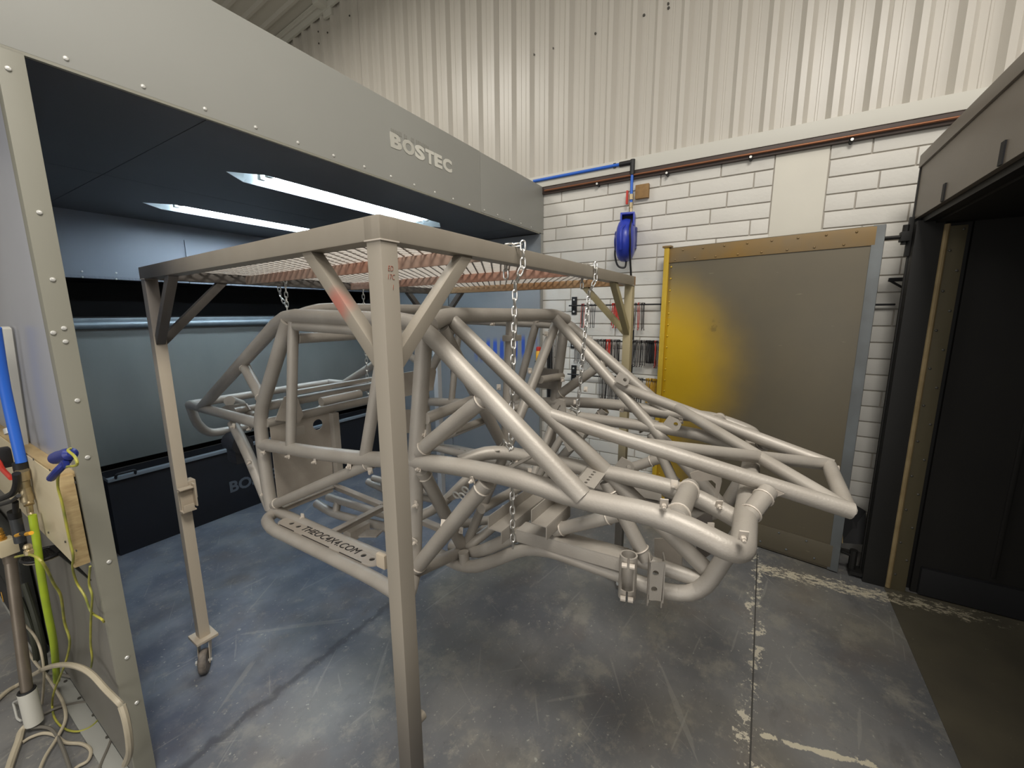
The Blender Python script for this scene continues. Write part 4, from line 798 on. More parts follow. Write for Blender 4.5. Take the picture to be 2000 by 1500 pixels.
    ('belly_tube', 0.021, 0.08, [(1.57, 0.9774, 0.7367), (1.57, 0.8553, 0.7201), (1.57, 0.7894, 0.7347), (1.57, 0.7137, 0.7816), (1.57, 0.5855, 0.8723), (1.56, 0.5046, 0.8856), (1.55, 0.2912, 0.8724), (1.55, 0.2119, 0.8667), (1.55, 0.1563, 0.8694), (1.545, 0.1071, 0.8791), (1.54, 0.0701, 0.9148), (1.54, 0.0386, 0.9953), (1.54, -0.0009, 1.0968)]),
    ('belly_stub', 0.018, 0.07, [(1.03, 0.8327, 0.7789), (1.03, 0.8275, 0.7296)]),
    ('belly_stub', 0.018, 0.07, [(1.57, 0.8327, 0.7789), (1.57, 0.8275, 0.7296)]),
    ('rail_stub', 0.016, 0.07, [(1.045, 0.5268, 0.9344), (1.045, 0.5264, 0.883)]),
    ('rail_stub', 0.016, 0.07, [(1.555, 0.5268, 0.9344), (1.555, 0.5264, 0.883)]),
    ('front_lower_rail', 0.02, 0.07, [(1.055, 0.272, 0.9329), (1.065, 0.1583, 0.9243), (1.085, 0.0724, 0.9087)]),
    ('front_lower_rail', 0.02, 0.07, [(1.545, 0.272, 0.9329), (1.535, 0.1583, 0.9243), (1.515, 0.0724, 0.9087)]),
    ('chassis_brace', 0.0195, 0.07, [(1.05, 0.4929, 0.9486), (1.045, 0.2996, 1.054)]),
    ('chassis_brace', 0.0195, 0.07, [(1.55, 0.4929, 0.9486), (1.555, 0.2996, 1.054)]),
    ('shock_strut', 0.0195, 0.07, [(1.036, 0.333, 1.1468), (1.055, 0.2208, 0.9405)]),
    ('shock_strut', 0.0195, 0.07, [(1.564, 0.333, 1.1468), (1.545, 0.2208, 0.9405)]),
    ('hood_rail', 0.0195, 0.07, [(1.006, 0.497, 1.321), (1.1382, -0.2047, 1.1548)]),
    ('hood_rail', 0.0195, 0.07, [(1.594, 0.497, 1.321), (1.4618, -0.2047, 1.1548)]),
    ('nose_bar', 0.0185, 0.07, [(1.1367, -0.1963, 1.1568), (1.4633, -0.1963, 1.1568)]),
    ('hood_cross_brace', 0.0175, 0.07, [(1.053, 0.2474, 1.2619), (1.4633, -0.1963, 1.1568)]),
    ('hood_cross_brace', 0.0175, 0.07, [(1.547, 0.2474, 1.2619), (1.1367, -0.1963, 1.1568)]),
    ('hood_strut', 0.021, 0.07, [(0.9898, -0.0004, 1.1453), (1.09, -0.0405, 1.1824)]),
    ('hood_strut', 0.021, 0.07, [(1.6102, -0.0004, 1.1453), (1.51, -0.0405, 1.1824)]),
    ('frame_spacer', 0.0225, 0.07, [(0.83, 0.119, 1.1878), (1.036, 0.123, 1.1764)]),
    ('frame_spacer', 0.0225, 0.07, [(1.77, 0.119, 1.1878), (1.564, 0.123, 1.1764)]),
    ('seat_bar', 0.0195, 0.07, [(0.84, 1.6635, 1.2432), (1.76, 1.6635, 1.2432)]),
    ('seat_lower_bar', 0.0195, 0.07, [(0.84, 1.6635, 1.1762), (1.76, 1.6635, 1.1762)]),
    ('cut_tube_stub', 0.019, 0.07, [(1.0061, 1.5435, 1.2434), (1.2001, 1.5435, 1.2449)]),
    ('rear_tunnel_tube', 0.018, 0.07, [(1.16, 1.7889, 0.7013), (1.16, 1.3525, 0.7162)]),
    ('rear_tunnel_tube', 0.018, 0.07, [(1.44, 1.7889, 0.7013), (1.44, 1.3525, 0.7162)]),
    ('rear_tunnel_lower_tube', 0.02, 0.07, [(1.14, 1.8613, 0.6588), (1.14, 1.7322, 0.6372), (1.14, 1.3018, 0.6765)]),
    ('rear_tunnel_lower_tube', 0.02, 0.07, [(1.46, 1.8613, 0.6588), (1.46, 1.7322, 0.6372), (1.46, 1.3018, 0.6765)]),
    ('tunnel_brace', 0.018, 0.07, [(1.16, 1.7124, 0.7009), (1.14, 1.712, 0.6399)]),
    ('tunnel_brace', 0.018, 0.07, [(1.44, 1.7124, 0.7009), (1.46, 1.712, 0.6399)]),
    ('seat_rail_tube', 0.017, 0.07, [(0.95, 0.9489, 0.9205), (1.0, 0.9042, 0.9461), (1.08, 0.8384, 1.0361)]),
    ('transmission_tube', 0.017, 0.07, [(1.0278, 0.75, 0.9623), (1.2684, 0.75, 0.9419)]),
    ('transmission_hoop', 0.018, 0.07, [(1.081, 0.8712, 0.7474), (1.07, 0.8104, 0.8081), (1.15, 0.7602, 0.8571), (1.2, 0.7629, 0.8885)]),
    ('transmission_bar', 0.016, 0.07, [(1.1, 0.9098, 0.8288), (1.2, 0.7816, 0.8425)]),
    ('floor_cross_tube', 0.018, 0.07, [(1.0787, 0.8712, 0.7649), (1.5213, 0.8712, 0.7649)]),
    ('motor_mount_arc', 0.028, 0.07, [(1.3724, 0.78, 0.7827), (1.4243, 0.7, 0.8035), (1.4837, 0.64, 0.8524)]),
    ('side_upright', 0.019, 0.07, [(0.83, 1.0641, 1.1477), (0.837, 0.9326, 1.5735)]),
    ('side_upright', 0.019, 0.07, [(1.77, 1.0641, 1.1477), (1.763, 0.9326, 1.5735)]),
]
ch = thing('tube_chassis', (1.30, .9, .7), 'bare blasted steel tube buggy chassis hanging from chains under the stand', 'chassis')
for (n, r, b, pts) in TUBES:
    MB().sweep(pts, r, b, 14).build(n, STEEL, ch)
def mirx(p): return (2.60-p[0], p[1], p[2])
# weld beads where tubes meet
def bead(p, d, r): return MB().torus(p, r, .0022, Vector(d).to_track_quat('Z', 'Y').to_matrix(), 16, 6)
TD = {}
for (n, r, b, pts) in TUBES: TD.setdefault(n, []).append((r, [Vector(p) for p in pts]))
for n in ('hood_strut', 'frame_spacer', 'lower_diagonal', 'door_brace', 'side_diagonal', 'rear_stay_brace', 'cabin_diagonal', 'shock_strut', 'chassis_brace'):
    for (r, pts) in TD[n]:
        for (a, b_) in ((pts[0], pts[1]), (pts[-1], pts[-2])):
            d = (b_-a).normalized(); bead(a+d*(.03 if r < .02 else .026), d, r+.001).build('weld', WELD, ch)
# slider plate with cut lettering and drain holes
sl = [Vector(p) for p in [(0.7952, 1.5181, 0.815), (0.8275, 1.535, 0.815), (0.8163, 1.05, 0.815), (0.8085, 1.0015, 0.815), (0.7799, 0.9803, 0.815), (0.7647, 0.9955, 0.815), (0.7766, 1.4159, 0.815), (0.7729, 1.4726, 0.815)]]
ctr = sum(sl, Vector())/len(sl); eY = Vector((0, -1, 0)); eX = Vector((1, 0, 0))
pl2 = [((p-ctr).dot(eY), (p-ctr).dot(eX)) for p in sl]
hol = [(0.7958, 1.4712, 0.815), (0.7954, 1.4274, 0.815), (0.7853, 1.0624, 0.815), (0.7839, 1.021, 0.815)]
h2 = [((Vector(p)-ctr).dot(eY), (Vector(p)-ctr).dot(eX), .0095) for p in hol]
L_, H_ = .285, .030
for side in (0, 1):
    c_ = ctr if not side else Vector(mirx(ctr))
    poly = []
    lo, hi = min(p[0] for p in pl2), max(p[0] for p in pl2); w0, w1 = min(p[1] for p in pl2), max(p[1] for p in pl2)
    wm, hw = (w0+w1)/2, (w1-w0)/2
    for k in range(9): a = R(90-180*k/8); poly.append((hi-hw+hw*math.cos(a), wm+hw*math.sin(a)))
    for k in range(9): a = R(270-180*k/8); poly.append((lo+hw+hw*math.cos(a), wm+hw*math.sin(a)))
    hh = [(x_, wm, r_) for (x_, y_, r_) in h2]
    exv = eX if not side else -eX
    sp_ = MB().holed(poly, hh, (c_, eY, exv), .004).build('slider_plate', STEEL_D, ch)
    if not side:
        tq = Vector((0.7895, 1.2461, 0.815))
        text('THEOC4X4.COM', 'cut_lettering', .041, Vector((c_.x+wm+.002, tq.y, c_.z+.0048)), eY, eX, INK, sp_, .0005, shear=.15, font_scale_x=1.0)
        for (f0, f1) in ((.06, .23), (.32, .60), (.70, .90)):
            MB().bar((c_.x+w0+.001, c_.y-(lo+(hi-lo)*f0), c_.z+.0045), (c_.x+w0+.001, c_.y-(lo+(hi-lo)*f1), c_.z+.0045), .003, .001, bevel=0).build('plate_slot', INK, sp_)
        for (x_, y_, r_) in hh: MB().cyl(c_+eY*x_+eX*y_+Vector((0, 0, -.001)), c_+eY*x_+eX*y_+Vector((0, 0, .0005)), r_, 14).build('hole_shadow', INK, sp_)
# channel rails at the front
for s_ in (0, 1):
    a, b = Vector((1.05, 0.61, 0.9184)), Vector((1.05, 0.2747, 0.9301))
    if s_: a, b = Vector(mirx(a)), Vector(mirx(b))
    MB().bar(a+Vector((0, 0, .012)), b+Vector((0, 0, .012)), .06, .004).bar(a+Vector((-.028 if not s_ else .028, 0, -.008)), b+Vector((-.028 if not s_ else .028, 0, -.008)), .004, .04).bar(a+Vector((.028 if not s_ else -.028, 0, -.008)), b+Vector((.028 if not s_ else -.028, 0, -.008)), .004, .04).build('channel_rail', STEEL, ch)
# floor cross angles

FB = [(0.8501, 1.6634, 0.807), (1.1062, 1.6628, 0.807), (1.1234, 1.6795, 0.807), (1.0994, 1.3155, 0.807), (0.838, 1.3051, 0.807), (1.0929, 1.3081, 0.807), (1.0893, 1.0997, 0.807), (1.0808, 0.9611, 0.807)]
for i in range(0, len(FB), 2):
    MB().bar(FB[i], FB[i+1], .026, .004, bevel=0).bar(Vector(FB[i])+Vector((0, 0, -.012)), Vector(FB[i+1])+Vector((0, 0, -.012)), .004, .026, bevel=0).build('floor_angle', STEEL_D, ch)
# seat bulkhead panel with a round hole
A = Vector((0.846, 1.6706, 1.1675)); A2 = Vector((0.846, 1.6777, 0.8347)); yb = A.y-.02
Bq = Vector((1.1151, 1.66, 1.1602)); Cq = Vector((1.1065, 1.66, 0.8328)); hq = Vector((1.0554, 1.66, 1.1191))
x0 = .85; wB = Bq.x-x0
MB().holed([(0, A2.z), (Cq.x-x0, Cq.z), (Bq.x-x0, Bq.z), (0, A.z)], [(hq.x-x0, hq.z, .024)], ((x0, 1.66, 0), (1, 0, 0), (0, 0, 1)), .004).build('bulkhead_panel', STEEL_D, ch)
MB().box((Bq.x+.012, 1.65, (Bq.z+Cq.z)/2), (.03, .05, Bq.z-Cq.z), None, .003).build('bulkhead_edge', STEEL, ch)
pp = [(0.8602, 1.63, 1.1866), (0.9062, 1.63, 1.2741), (0.9541, 1.63, 1.2807), (0.9782, 1.63, 1.184), (0.9571, 1.63, 1.1533)]
MB().prism(pp, (0, .006, 0)).build('gusset_plate', STEEL_D, ch)
pp = [(0.9514, 1.62, 1.2928), (1.3531, 1.62, 1.2937), (1.3519, 1.62, 1.2785), (0.9497, 1.62, 1.2759)]
MB().prism(pp, (0, .03, 0)).build('flat_bar', STEEL, ch)
pp = [(1.3645, 1.6, 1.2937), (1.7708, 1.6, 1.2953), (1.7782, 1.6, 1.2705), (1.7462, 1.6, 1.1671), (1.3581, 1.6, 1.1683)]
MB().prism(pp, (0, .012, 0)).build('light_panel', STEEL_D, ch)
pp = [(1.5381, 1.66, 1.0876), (1.637, 1.66, 1.0673), (1.6283, 1.66, 0.9343), (1.5103, 1.66, 0.9559)]
MB().prism(pp, (0, .006, 0)).build('bulkhead_panel', STEEL_D, ch)
# rear mount plates
pp = [(0.95, 2.3289, 1.1294), (0.95, 2.2423, 1.1604), (0.95, 2.0403, 1.193), (0.95, 2.0094, 1.1672), (0.95, 2.1396, 1.1315)]
MB().prism(pp, (.006, 0, 0)).build('rear_mount_plate', STEEL_D, ch)
MB().cyl((1.0, 2.3103, 1.1671), (1.1, 2.4192, 1.1167), .026, 16).cyl((0.98, 2.1951, 1.1469), (0.96, 1.9829, 1.1316), .022, 14).build('rear_mount_tube', STEEL, ch)
MB().box((1.05, 2.3698, 0.876), (.10, .10, .12), None, .02).cyl((1.02, 2.3886, 0.9389), (1.02, 2.2723, 0.9353), .05, 14).build('rear_housing', mat('rear_housing_dark', srgb(70, 70, 74), .5, .3), ch)
tag(MB().box((0.9027, 1.55, 1.1433), (.05, .004, .035), None, .002).build('latch_tab', STEEL, ch), 'square tab with a bolt hole')
# tunnel mount box
MB().box((1.05, 1.4344, 0.6746), (.10, .05, .045), None, .003).build('mount_box', STEEL_D, ch)
pp = [(0.9823, 1.3354, 0.707), (1.037, 1.3525, 0.707), (1.0666, 1.2868, 0.707), (1.0197, 1.2726, 0.707)]
MB().prism(pp, (0, 0, .006)).build('skid_tab', STEEL_D, ch)
# cab inner gussets and ringed plate
pp = [(0.97, 0.849, 0.9982), (0.97, 0.7577, 1.072), (0.97, 0.7582, 1.0582), (0.97, 0.7755, 1.0264), (0.97, 0.8317, 0.9934)]
rp_ = MB().prism(pp, (.006, 0, 0)).build('pivot_plate', STEEL_D, ch)
for q in [(0.955, 0.7946, 1.0296), (0.955, 0.7568, 1.0557), (0.955, 0.7698, 1.0321)]: MB().torus(q, .012, .003, Matrix.Rotation(R(70), 3, 'Y'), 14, 6).build('pivot_ring', SCREW, rp_)
for qq, x_ in (([(1.0, 0.8431, 1.1139), (1.0, 0.7452, 1.17), (1.0, 0.656, 1.1889), (1.0, 0.7157, 1.1618), (1.0, 0.7463, 1.1289)], 0), ([(1.0, 0.6531, 1.1271), (1.0, 0.5596, 1.1869), (1.0, 0.5409, 1.1965), (1.0, 0.5493, 1.1841), (1.0, 0.6308, 1.1299)], 0)):
    MB().prism(qq, (.004, 0, -.003)).build('rail_gusset', STEEL, ch)
# cross channels between the frame rails
for (p1, p2) in (((0.9719, 0.66, 0.9383), (1.2813, 0.66, 0.933)), ((0.9592, 0.5, 1.0063), (1.1275, 0.5, 1.0043))):
    MB().bar(p1, p2, .05, .004).bar(Vector(p1)+Vector((0, .024, .02)), Vector(p2)+Vector((0, .024, .02)), .004, .04).bar(Vector(p1)+Vector((0, -.024, -.02)), Vector(p2)+Vector((0, -.024, -.02)), .004, .04).build('cross_channel', STEEL, ch)
# perforated pads on the inner rails, near and far
o_ = Vector((0.93, 0.3834, 1.1748)); e1 = (Vector((1.02, 0.3839, 1.1848))-o_); e2 = Vector((0.93, 0.3459, 1.1693))-o_
u1, u2 = e1.normalized(), e2.normalized(); u2 = (u2-u1*u2.dot(u1)).normalized()
l1, l2 = e1.length, .055
for s_ in (0, 1):
    oo, ua, ub = (o_, u1, u2) if not s_ else (Vector(mirx(o_)), Vector((-u1.x, u1.y, u1.z)), Vector((-u2.x, u2.y, u2.z)))
    MB().holed([(0, 0), (l1, 0), (l1, l2), (0, l2)], [(l1*(.15+.17*k), l2*.5, .0042) for k in range(5)], (oo, ua, ub), .004).build('perforated_pad', STEEL, ch)
    MB().prism([oo, oo+ua*l1, oo+ua*l1+Vector((0, 0, -.05)), oo+Vector((0, 0, -.05))], ub*.004).build('pad_web', STEEL_D, ch)
# tie tab on the far inner rail and lugs
for (q, ax) in (((1.22, 0.332, 1.1316), 0), ((1.5, 0.2481, 1.2139), 0), ((1.56, 0.4507, 1.3481), 0)):
    q = Vector(q)
    MB().holed([(-.03, -.02), (.022, -.022), (.032, -.01), (.030, .012), (.012, .022), (-.024, .02)], [(.012, .002, .008)], (q, (.0, -.85, -.35), (.1, -.35, .85)), .006).build('lug', STEEL, ch)
for qq in ([(1.42, 0.1717, 1.0678), (1.42, 0.1489, 1.0815), (1.42, 0.099, 1.0916), (1.42, 0.0791, 1.0851), (1.42, 0.0745, 1.0617), (1.42, 0.0837, 0.9816), (1.42, 0.0914, 0.9833), (1.42, 0.0915, 1.0492), (1.42, 0.1042, 1.0588), (1.42, 0.1312, 1.0494), (1.42, 0.1623, 1.0462)],):
    MB().prism(qq, (.01, 0, 0)).build('shock_plate', STEEL_D, ch)
for qq in ([(1.22, 0.1368, 0.9948), (1.22, 0.0909, 1.0405), (1.22, 0.0807, 1.026), (1.22, 0.0731, 0.9171), (1.22, 0.0993, 0.8842), (1.22, 0.1135, 0.891), (1.22, 0.1185, 0.9677)],):
    MB().prism(qq, (.006, 0, 0)).build('steering_plate', mat('plate_dark', srgb(78, 72, 66), .6, .2), ch)
qq = [(1.2, 0.2304, 0.9247), (1.2, 0.156, 0.9471), (1.2, 0.1481, 0.8625), (1.2, 0.194, 0.8553), (1.2, 0.2276, 0.8696)]
MB().prism(qq, (.005, 0, 0)).build('skid_plate', STEEL_D, ch)
qq = [(1.72, 0.9012, 1.3452), (1.72, 0.7994, 1.3421), (1.72, 0.798, 1.2455), (1.72, 0.9342, 1.2481)]
MB().prism(qq, (.005, 0, 0)).build('dash_plate', mat('dash_plate_dark', srgb(112, 106, 98), .6, .15), ch)
# centre dash bracket
q = Vector((1.3119, 0.8, 1.5103)); MB().box(q, (.075, .04, .022), None, .004).build('dash_bracket', STEEL, ch)
for qq in ([(1.6304, 0.8, 1.0864), (1.7906, 0.8, 1.0133), (2.1294, 0.8, 0.9132), (1.9647, 0.8, 0.9172), (1.7928, 0.8, 0.9549)],): pass
hp = [Vector(q) for q in [(1.4, 0.6609, 1.1975), (1.4, 0.5382, 1.1545), (1.4, 0.5533, 1.1041), (1.4, 0.5987, 1.076), (1.4, 0.6516, 1.1538)]]
f0 = hp[0]; ea = Vector((0, -1, 0)); eb = Vector((0, 0, 1))
MB().holed([((p-f0).dot(ea), (p-f0).dot(eb)) for p in hp], [((Vector(q)-f0).dot(ea), (Vector(q)-f0).dot(eb), .011) for q in [(1.4, 0.596, 1.1578), (1.4, 0.5686, 1.1418)]], (f0, ea, eb), .005).build('firewall_plate', STEEL, ch)
qq = [(1.5, 0.7321, 1.2051), (1.5, 0.6908, 1.253), (1.5, 0.668, 1.2511), (1.5, 0.6626, 1.2005), (1.5, 0.6808, 1.1983), (1.5, 0.6859, 1.2321), (1.5, 0.7039, 1.1998)]
MB().prism(qq, (.012, 0, 0)).build('arch_bracket', STEEL, ch)
# coilover clamp and drilled link bracket at the front corner
q = Vector((1.0, 0.254, 0.9733)); z1 = Vector((1.0, 0.2488, 0.8507)).z
cl = MB(); t = bmesh.new(); ns = 22
for (ra, rb, za, zb) in ((.0225, .0185, q.z, q.z-.024), (.0225, .0185, z1+.024, z1)):
    pass
def split_tube(m, c, zt, zb, ro, ri, a0, a1, n=20):
    t = bmesh.new(); V_ = []
    for i in range(n+1):
        a = a0+(a1-a0)*i/n; V_.append([t.verts.new((c.x+r_*math.cos(a), c.y+r_*math.sin(a), z_)) for (r_, z_) in ((ro, zt), (ri, zt), (ri, zb), (ro, zb))])
    for i in range(n):
        for k in range(4): t.faces.new((V_[i][k], V_[i][(k+1) % 4], V_[i+1][(k+1) % 4], V_[i+1][k]))
    t.faces.new(V_[0]); t.faces.new(V_[-1][::-1]); bmesh.ops.recalc_face_normals(t, faces=t.faces); m.add(t)
cdir = math.atan2(-q.y, -q.x)
for s_ in (0, 1):
    c_ = q if not s_ else Vector(mirx(q)); cd_ = cdir if not s_ else math.pi-cdir
    m = MB(); split_tube(m, c_, q.z, q.z-.028, .023, .0185, cd_+.12, cd_+2*math.pi-.12); split_tube(m, c_, z1+.028, z1, .023, .0185, cd_+.12, cd_+2*math.pi-.12); split_tube(m, c_, q.z-.028, z1+.028, .023, .0185, cd_+.85, cd_+2*math.pi-.85)
    cp = m.build('coilover_clamp', STEEL, ch)
    for z_ in (q.z-.016, z1+.012):
        for sg in (-1, 1):
            dd = Vector((math.cos(cd_), math.sin(cd_), 0)); sd = Vector((-dd.y, dd.x, 0)); p0 = Vector((c_.x, c_.y, z_))+dd*.028
            MB().cyl(p0+sd*.003*sg, p0+sd*.016*sg, .007, 10).build('clamp_bolt', WELD, cp)
    q5 = Vector((1.0, 0.2091, 0.972))
    qa = [(0.985, 0.197, 0.9788), (0.985, 0.1602, 0.9842), (0.985, 0.1628, 0.8739), (0.985, 0.1766, 0.8742), (0.985, 0.1891, 0.8721), (0.985, 0.1982, 0.8744)]
    fA, fU, fV = Vector(qa[0]), Vector((.30, -.954, 0)), Vector((0, 0, 1))
    P = [((Vector(p)-fA).dot(fU), (Vector(p)-fA).dot(fV)) for p in qa]
    Hh = [(0.985, 0.1805, 0.9504), (0.985, 0.182, 0.9054)]
    HH = [((Vector(p)-fA).dot(fU), (Vector(p)-fA).dot(fV), .0075) for p in Hh]
    if s_: fA = Vector(mirx(fA)); fU = Vector((-fU.x, fU.y, 0))
    lb = MB().holed(P, HH, (fA, fU, fV), -.004 if not s_ else .004).build('link_bracket', STEEL, ch)
    inn = Vector((.954, .30, 0)) if not s_ else Vector((-.954, .30, 0))
    for (px, pz) in ((P[0][0], P[0][1]), (P[1][0], P[1][1])):
        top = fA+fU*px+fV*pz; bot = top+Vector((0, 0, -.115))
        MB().prism([top, top+inn*.045, bot+inn*.03, bot+inn*-.0], fU*.003).build('bracket_side', STEEL, lb)
    for (px, pz) in ((P[5][0], P[5][1]), (P[2][0], P[2][1])):
        top = fA+fU*px+fV*pz; MB().prism([top, top+inn*.014, top+inn*.012+Vector((0, 0, -.020)), top+inn*.004+Vector((0, 0, -.022))], fU*.003).build('bracket_ear', STEEL, lb)
# hood gussets and nose tab
for s_ in (0, 1):
    g = [Vector(p) for p in [(1.085, -0.0325, 1.1799), (1.085, -0.0519, 1.1921), (1.085, -0.0724, 1.1855), (1.085, -0.0546, 1.1724), (1.085, -0.0399, 1.165)]]
    if s_: g = [Vector(mirx(p)) for p in g]
    MB().prism(g, (.004, 0, 0)).build('hood_gusset', STEEL_D, ch)
g = [(1.44, -0.2054, 1.1072), (1.44, -0.2095, 1.1596), (1.44, -0.2187, 1.1614), (1.44, -0.2207, 1.1417), (1.44, -0.2151, 1.1046)]
MB().prism(g, (.012, 0, 0)).build('nose_tab', WELD, ch)
# small wiring tabs with bolts
tm_ = MB().box((0, 0, 0), (.003, .016, .022), None, .001).cyl((-.008, 0, -.004), (.006, 0, -.004), .0055, 8).cyl((-.013, 0, -.004), (-.008, 0, -.004), .0035, 6).mesh('wiring_tab')
TB = [(0.812, 1.6449, 1.0685), (0.812, 1.4733, 1.0826), (0.812, 1.3113, 1.0931), (0.812, 1.1234, 1.1109), (0.812, 1.0211, 1.1156), (0.812, 0.8083, 1.1663), (0.812, 0.8295, 1.0498), (0.812, 0.8413, 0.9287), (0.812, 0.6204, 1.1724), (0.812, 1.8678, 1.1417), (0.812, 1.7713, 1.0021), (0.812, 1.69, 0.8815), (0.812, 0.1412, 1.2242), (0.812, 0.0003, 1.196), (0.835, 1.4622, 0.8332), (0.835, 1.7879, 1.1386), (0.835, 0.8067, 1.2638), (0.835, 0.8803, 1.1052), (0.835, 0.8839, 1.0515), (0.835, 0.7458, 1.0024), (1.02, 0.7624, 1.1523), (1.02, 0.7198, 1.1651), (1.02, 0.6046, 1.1611), (1.02, 0.1563, 1.183), (1.02, 0.0558, 1.1556), (1.02, 0.069, 1.0947), (1.02, 0.8331, 0.865), (1.3, 0.8542, 1.3209), (1.3, 0.9163, 1.2245), (1.3, 0.8786, 1.5649), (1.3, 0.7169, 1.3939), (1.3, 0.7731, 0.9858), (1.3, 0.7163, 1.0078), (1.6, 0.8017, 1.5127), (1.6, 0.7213, 1.3193), (1.6, 0.847, 1.5695), (1.6, 0.6156, 1.2863), (1.6, 0.6602, 1.2245), (1.6, 0.4593, 1.2168), (1.6, 0.2362, 1.1999)]
for q in TB:
    o = link_mesh('wiring_tab', tm_, WELD, ch, q); o.rotation_euler = (0, random.choice((0, .3, -.3)), random.uniform(-.6, .6))

# ------------------------------------------------------------------ chains
lm = MB(); n = 16; pts = []
rl, hl = .0068, .0075
for i in range(n):
    a = 2*math.pi*i/n; y_ = rl*math.sin(a); z_ = rl*math.cos(a)+(hl if math.cos(a) > 0.001 else (-hl if math.cos(a) < -.001 else 0)); pts.append(Vector((0, y_, z_)))
t = bmesh.new(); rs = 6; rg = []
for i, q in enumerate(pts):
    d = (pts[(i+1) % n]-pts[i-1]).normalized(); nr = Vector((1, 0, 0)); bn = d.cross(nr)
    rg.append([t.verts.new(q+(nr*math.cos(2*math.pi*j/rs)+bn*math.sin(2*math.pi*j/rs))*.0027) for j in range(rs)])
for i in range(n):
    for j in range(rs): t.faces.new((rg[i][j], rg[(i+1) % n][j], rg[(i+1) % n][(j+1) % rs], rg[i][(j+1) % rs]))
bmesh.ops.recalc_face_normals(t, faces=t.faces); lm.add(t)
LM = lm.mesh('link'); LM.materials.append(CHAINM); LMD = LM.copy(); LMD.materials.clear(); LMD.materials.append(CHAIND)
PITCH = .0235
def chain(path, label, me=LM):
    P = [Vector(p) for p in path]
    t = thing('chain', P[0], label, 'chain')
    seg = []; Lt = 0
    for a, b in zip(P[:-1], P[1:]): seg.append((Lt, a, b)); Lt += (b-a).length
    s = PITCH*.4; i = 0
    while s < Lt:
        for (l0, a, b) in seg:
            if l0 <= s <= l0+(b-a).length+1e-6: p = a+(b-a)*((s-l0)/(b-a).length); d = (b-a).normalized(); break
        qt = d.to_track_quat('Z', 'Y').to_matrix() if abs(d.z) < .98 else Matrix.Identity(3)
        o = link_mesh('link', me, None, t, p); o.rotation_euler = (qt @ Matrix.Rotation(R(90)*(i % 2)+R(50)+random.uniform(-.12, .12), 3, 'Z')).to_euler()
        s += PITCH; i += 1
    return t
def hang(bx, by, tb, rr, extra, label, me=LM, wrap_r=.030, dirx=False, tail=True):
    """loop round the square beam, straight drop, loop round the tube, spare end"""
    T_ = Vector((bx, by, 0)); zt, zb = ZTOP+.006, ZTOP-BW-.006; w = BW/2+.006; tb = Vector(tb)
    a = Vector((0, 1, 0)) if not dirx else Vector((0, 1, 0))
    top = [T_+a*w+Vector((0, 0, zb-.03)), T_+a*w+Vector((0, 0, zt)), T_-a*w+Vector((0, 0, zt)), T_-a*w+Vector((.0, 0, zb)), T_+a*-.005+Vector((-.004, 0, zb-.05))]
    lp = [tb+Vector((0, -rr, rr+.02)), tb+Vector((0, -rr-.004, 0)), tb+Vector((.004, 0, -rr-.004)), tb+Vector((.006, rr+.004, 0)), tb+Vector((.004, .0, rr+.012)), tb+Vector((-.012, -rr-.008, rr)), tb+Vector((-.012, -rr-.010, -.005))]
    path = top+lp+([tb+Vector((-.012, -rr-.012, -extra))] if extra > 0 else [])
    return chain(path, label, me)
hang(1.045, .628, (1.033, .66, 1.172), .024, .30, 'bright zinc chain hanging from the right beam nearest the front leg, its free end below')
hang(1.625, .624, (1.567, .66, 1.172), .024, .10, 'bright zinc chain hanging from the right beam near the far yellowish leg')
hang(1.185, 2.06, (1.20, 2.48, 1.16), .021, .05, 'zinc chain hanging from the rear beam left of the front leg') if 0 else None
chain([(1.185, 2.045, ZTOP+.006), (1.185, 2.02, ZTOP-.03), (1.188, 2.03, ZTOP-BW-.012), (1.187, 2.04, 1.52), (1.19, 2.05, 1.18), (1.19, 2.06, 1.10)], 'zinc chain hanging from the rear beam, passing behind the rear roof corner')
chain([(1.18, 2.075, ZTOP-BW-.004), (1.19, 2.085, ZTOP-BW-.05), (1.19, 2.04, ZTOP-BW-.10)], 'short doubled chain end knotted at the top of the rear left chain')
chain([(1.632, 2.03, ZTOP+.006), (1.632, 2.0, ZTOP-.03), (1.634, 2.01, ZTOP-BW-.012), (1.634, 2.02, 1.40), (1.636, 2.03, 1.02)], 'zinc chain hanging from the rear beam, seen right beside the front leg')
chain([(1.155+.90, .0, 0), (1.155+.90, .0, 0.001)], 'x') if 0 else None
# cross bar the rear chains are tied to
for sx in (1.19, 1.636):
    pass
MB().cyl((.9, 2.045, 1.165), (1.7, 2.045, 1.165), .016, 12).build('rear_lift_bar', STEEL, ch)

# ------------------------------------------------------------------ spray equipment at the left
WXL = .312
pw = thing('plywood_shelf', (0.29, 2.3141, 0.9091), 'pale plywood board fixed along the booth side wall', 'board')
yA, yB_ = 1.75, 3.2
MB().box((.294, (yA+yB_)/2, .985), (.03, yB_-yA, .29), None, .002).build('front_board', PLY, pw)
MB().box((.306, (yA+yB_)/2, 1.128), (.05, yB_-yA, .018), None, .002).build('top_board', PLYE, pw)
MB().box((.292, yA-.004, .985), (.036, .012, .29), None, .002).build('end_strip', PLYE, pw)
for q in [(0.278, 2.0145, 1.1371), (0.278, 1.8165, 1.1397), (0.278, 1.5517, 1.158), (0.278, 2.027, 0.8729), (0.278, 1.81, 0.9049), (0.278, 1.6906, 0.9133)]: link_mesh('screw', MB().cyl((0, 0, 0), (-.002, 0, 0), .004, 6).mesh('screw'), SCREW_D, pw, q)
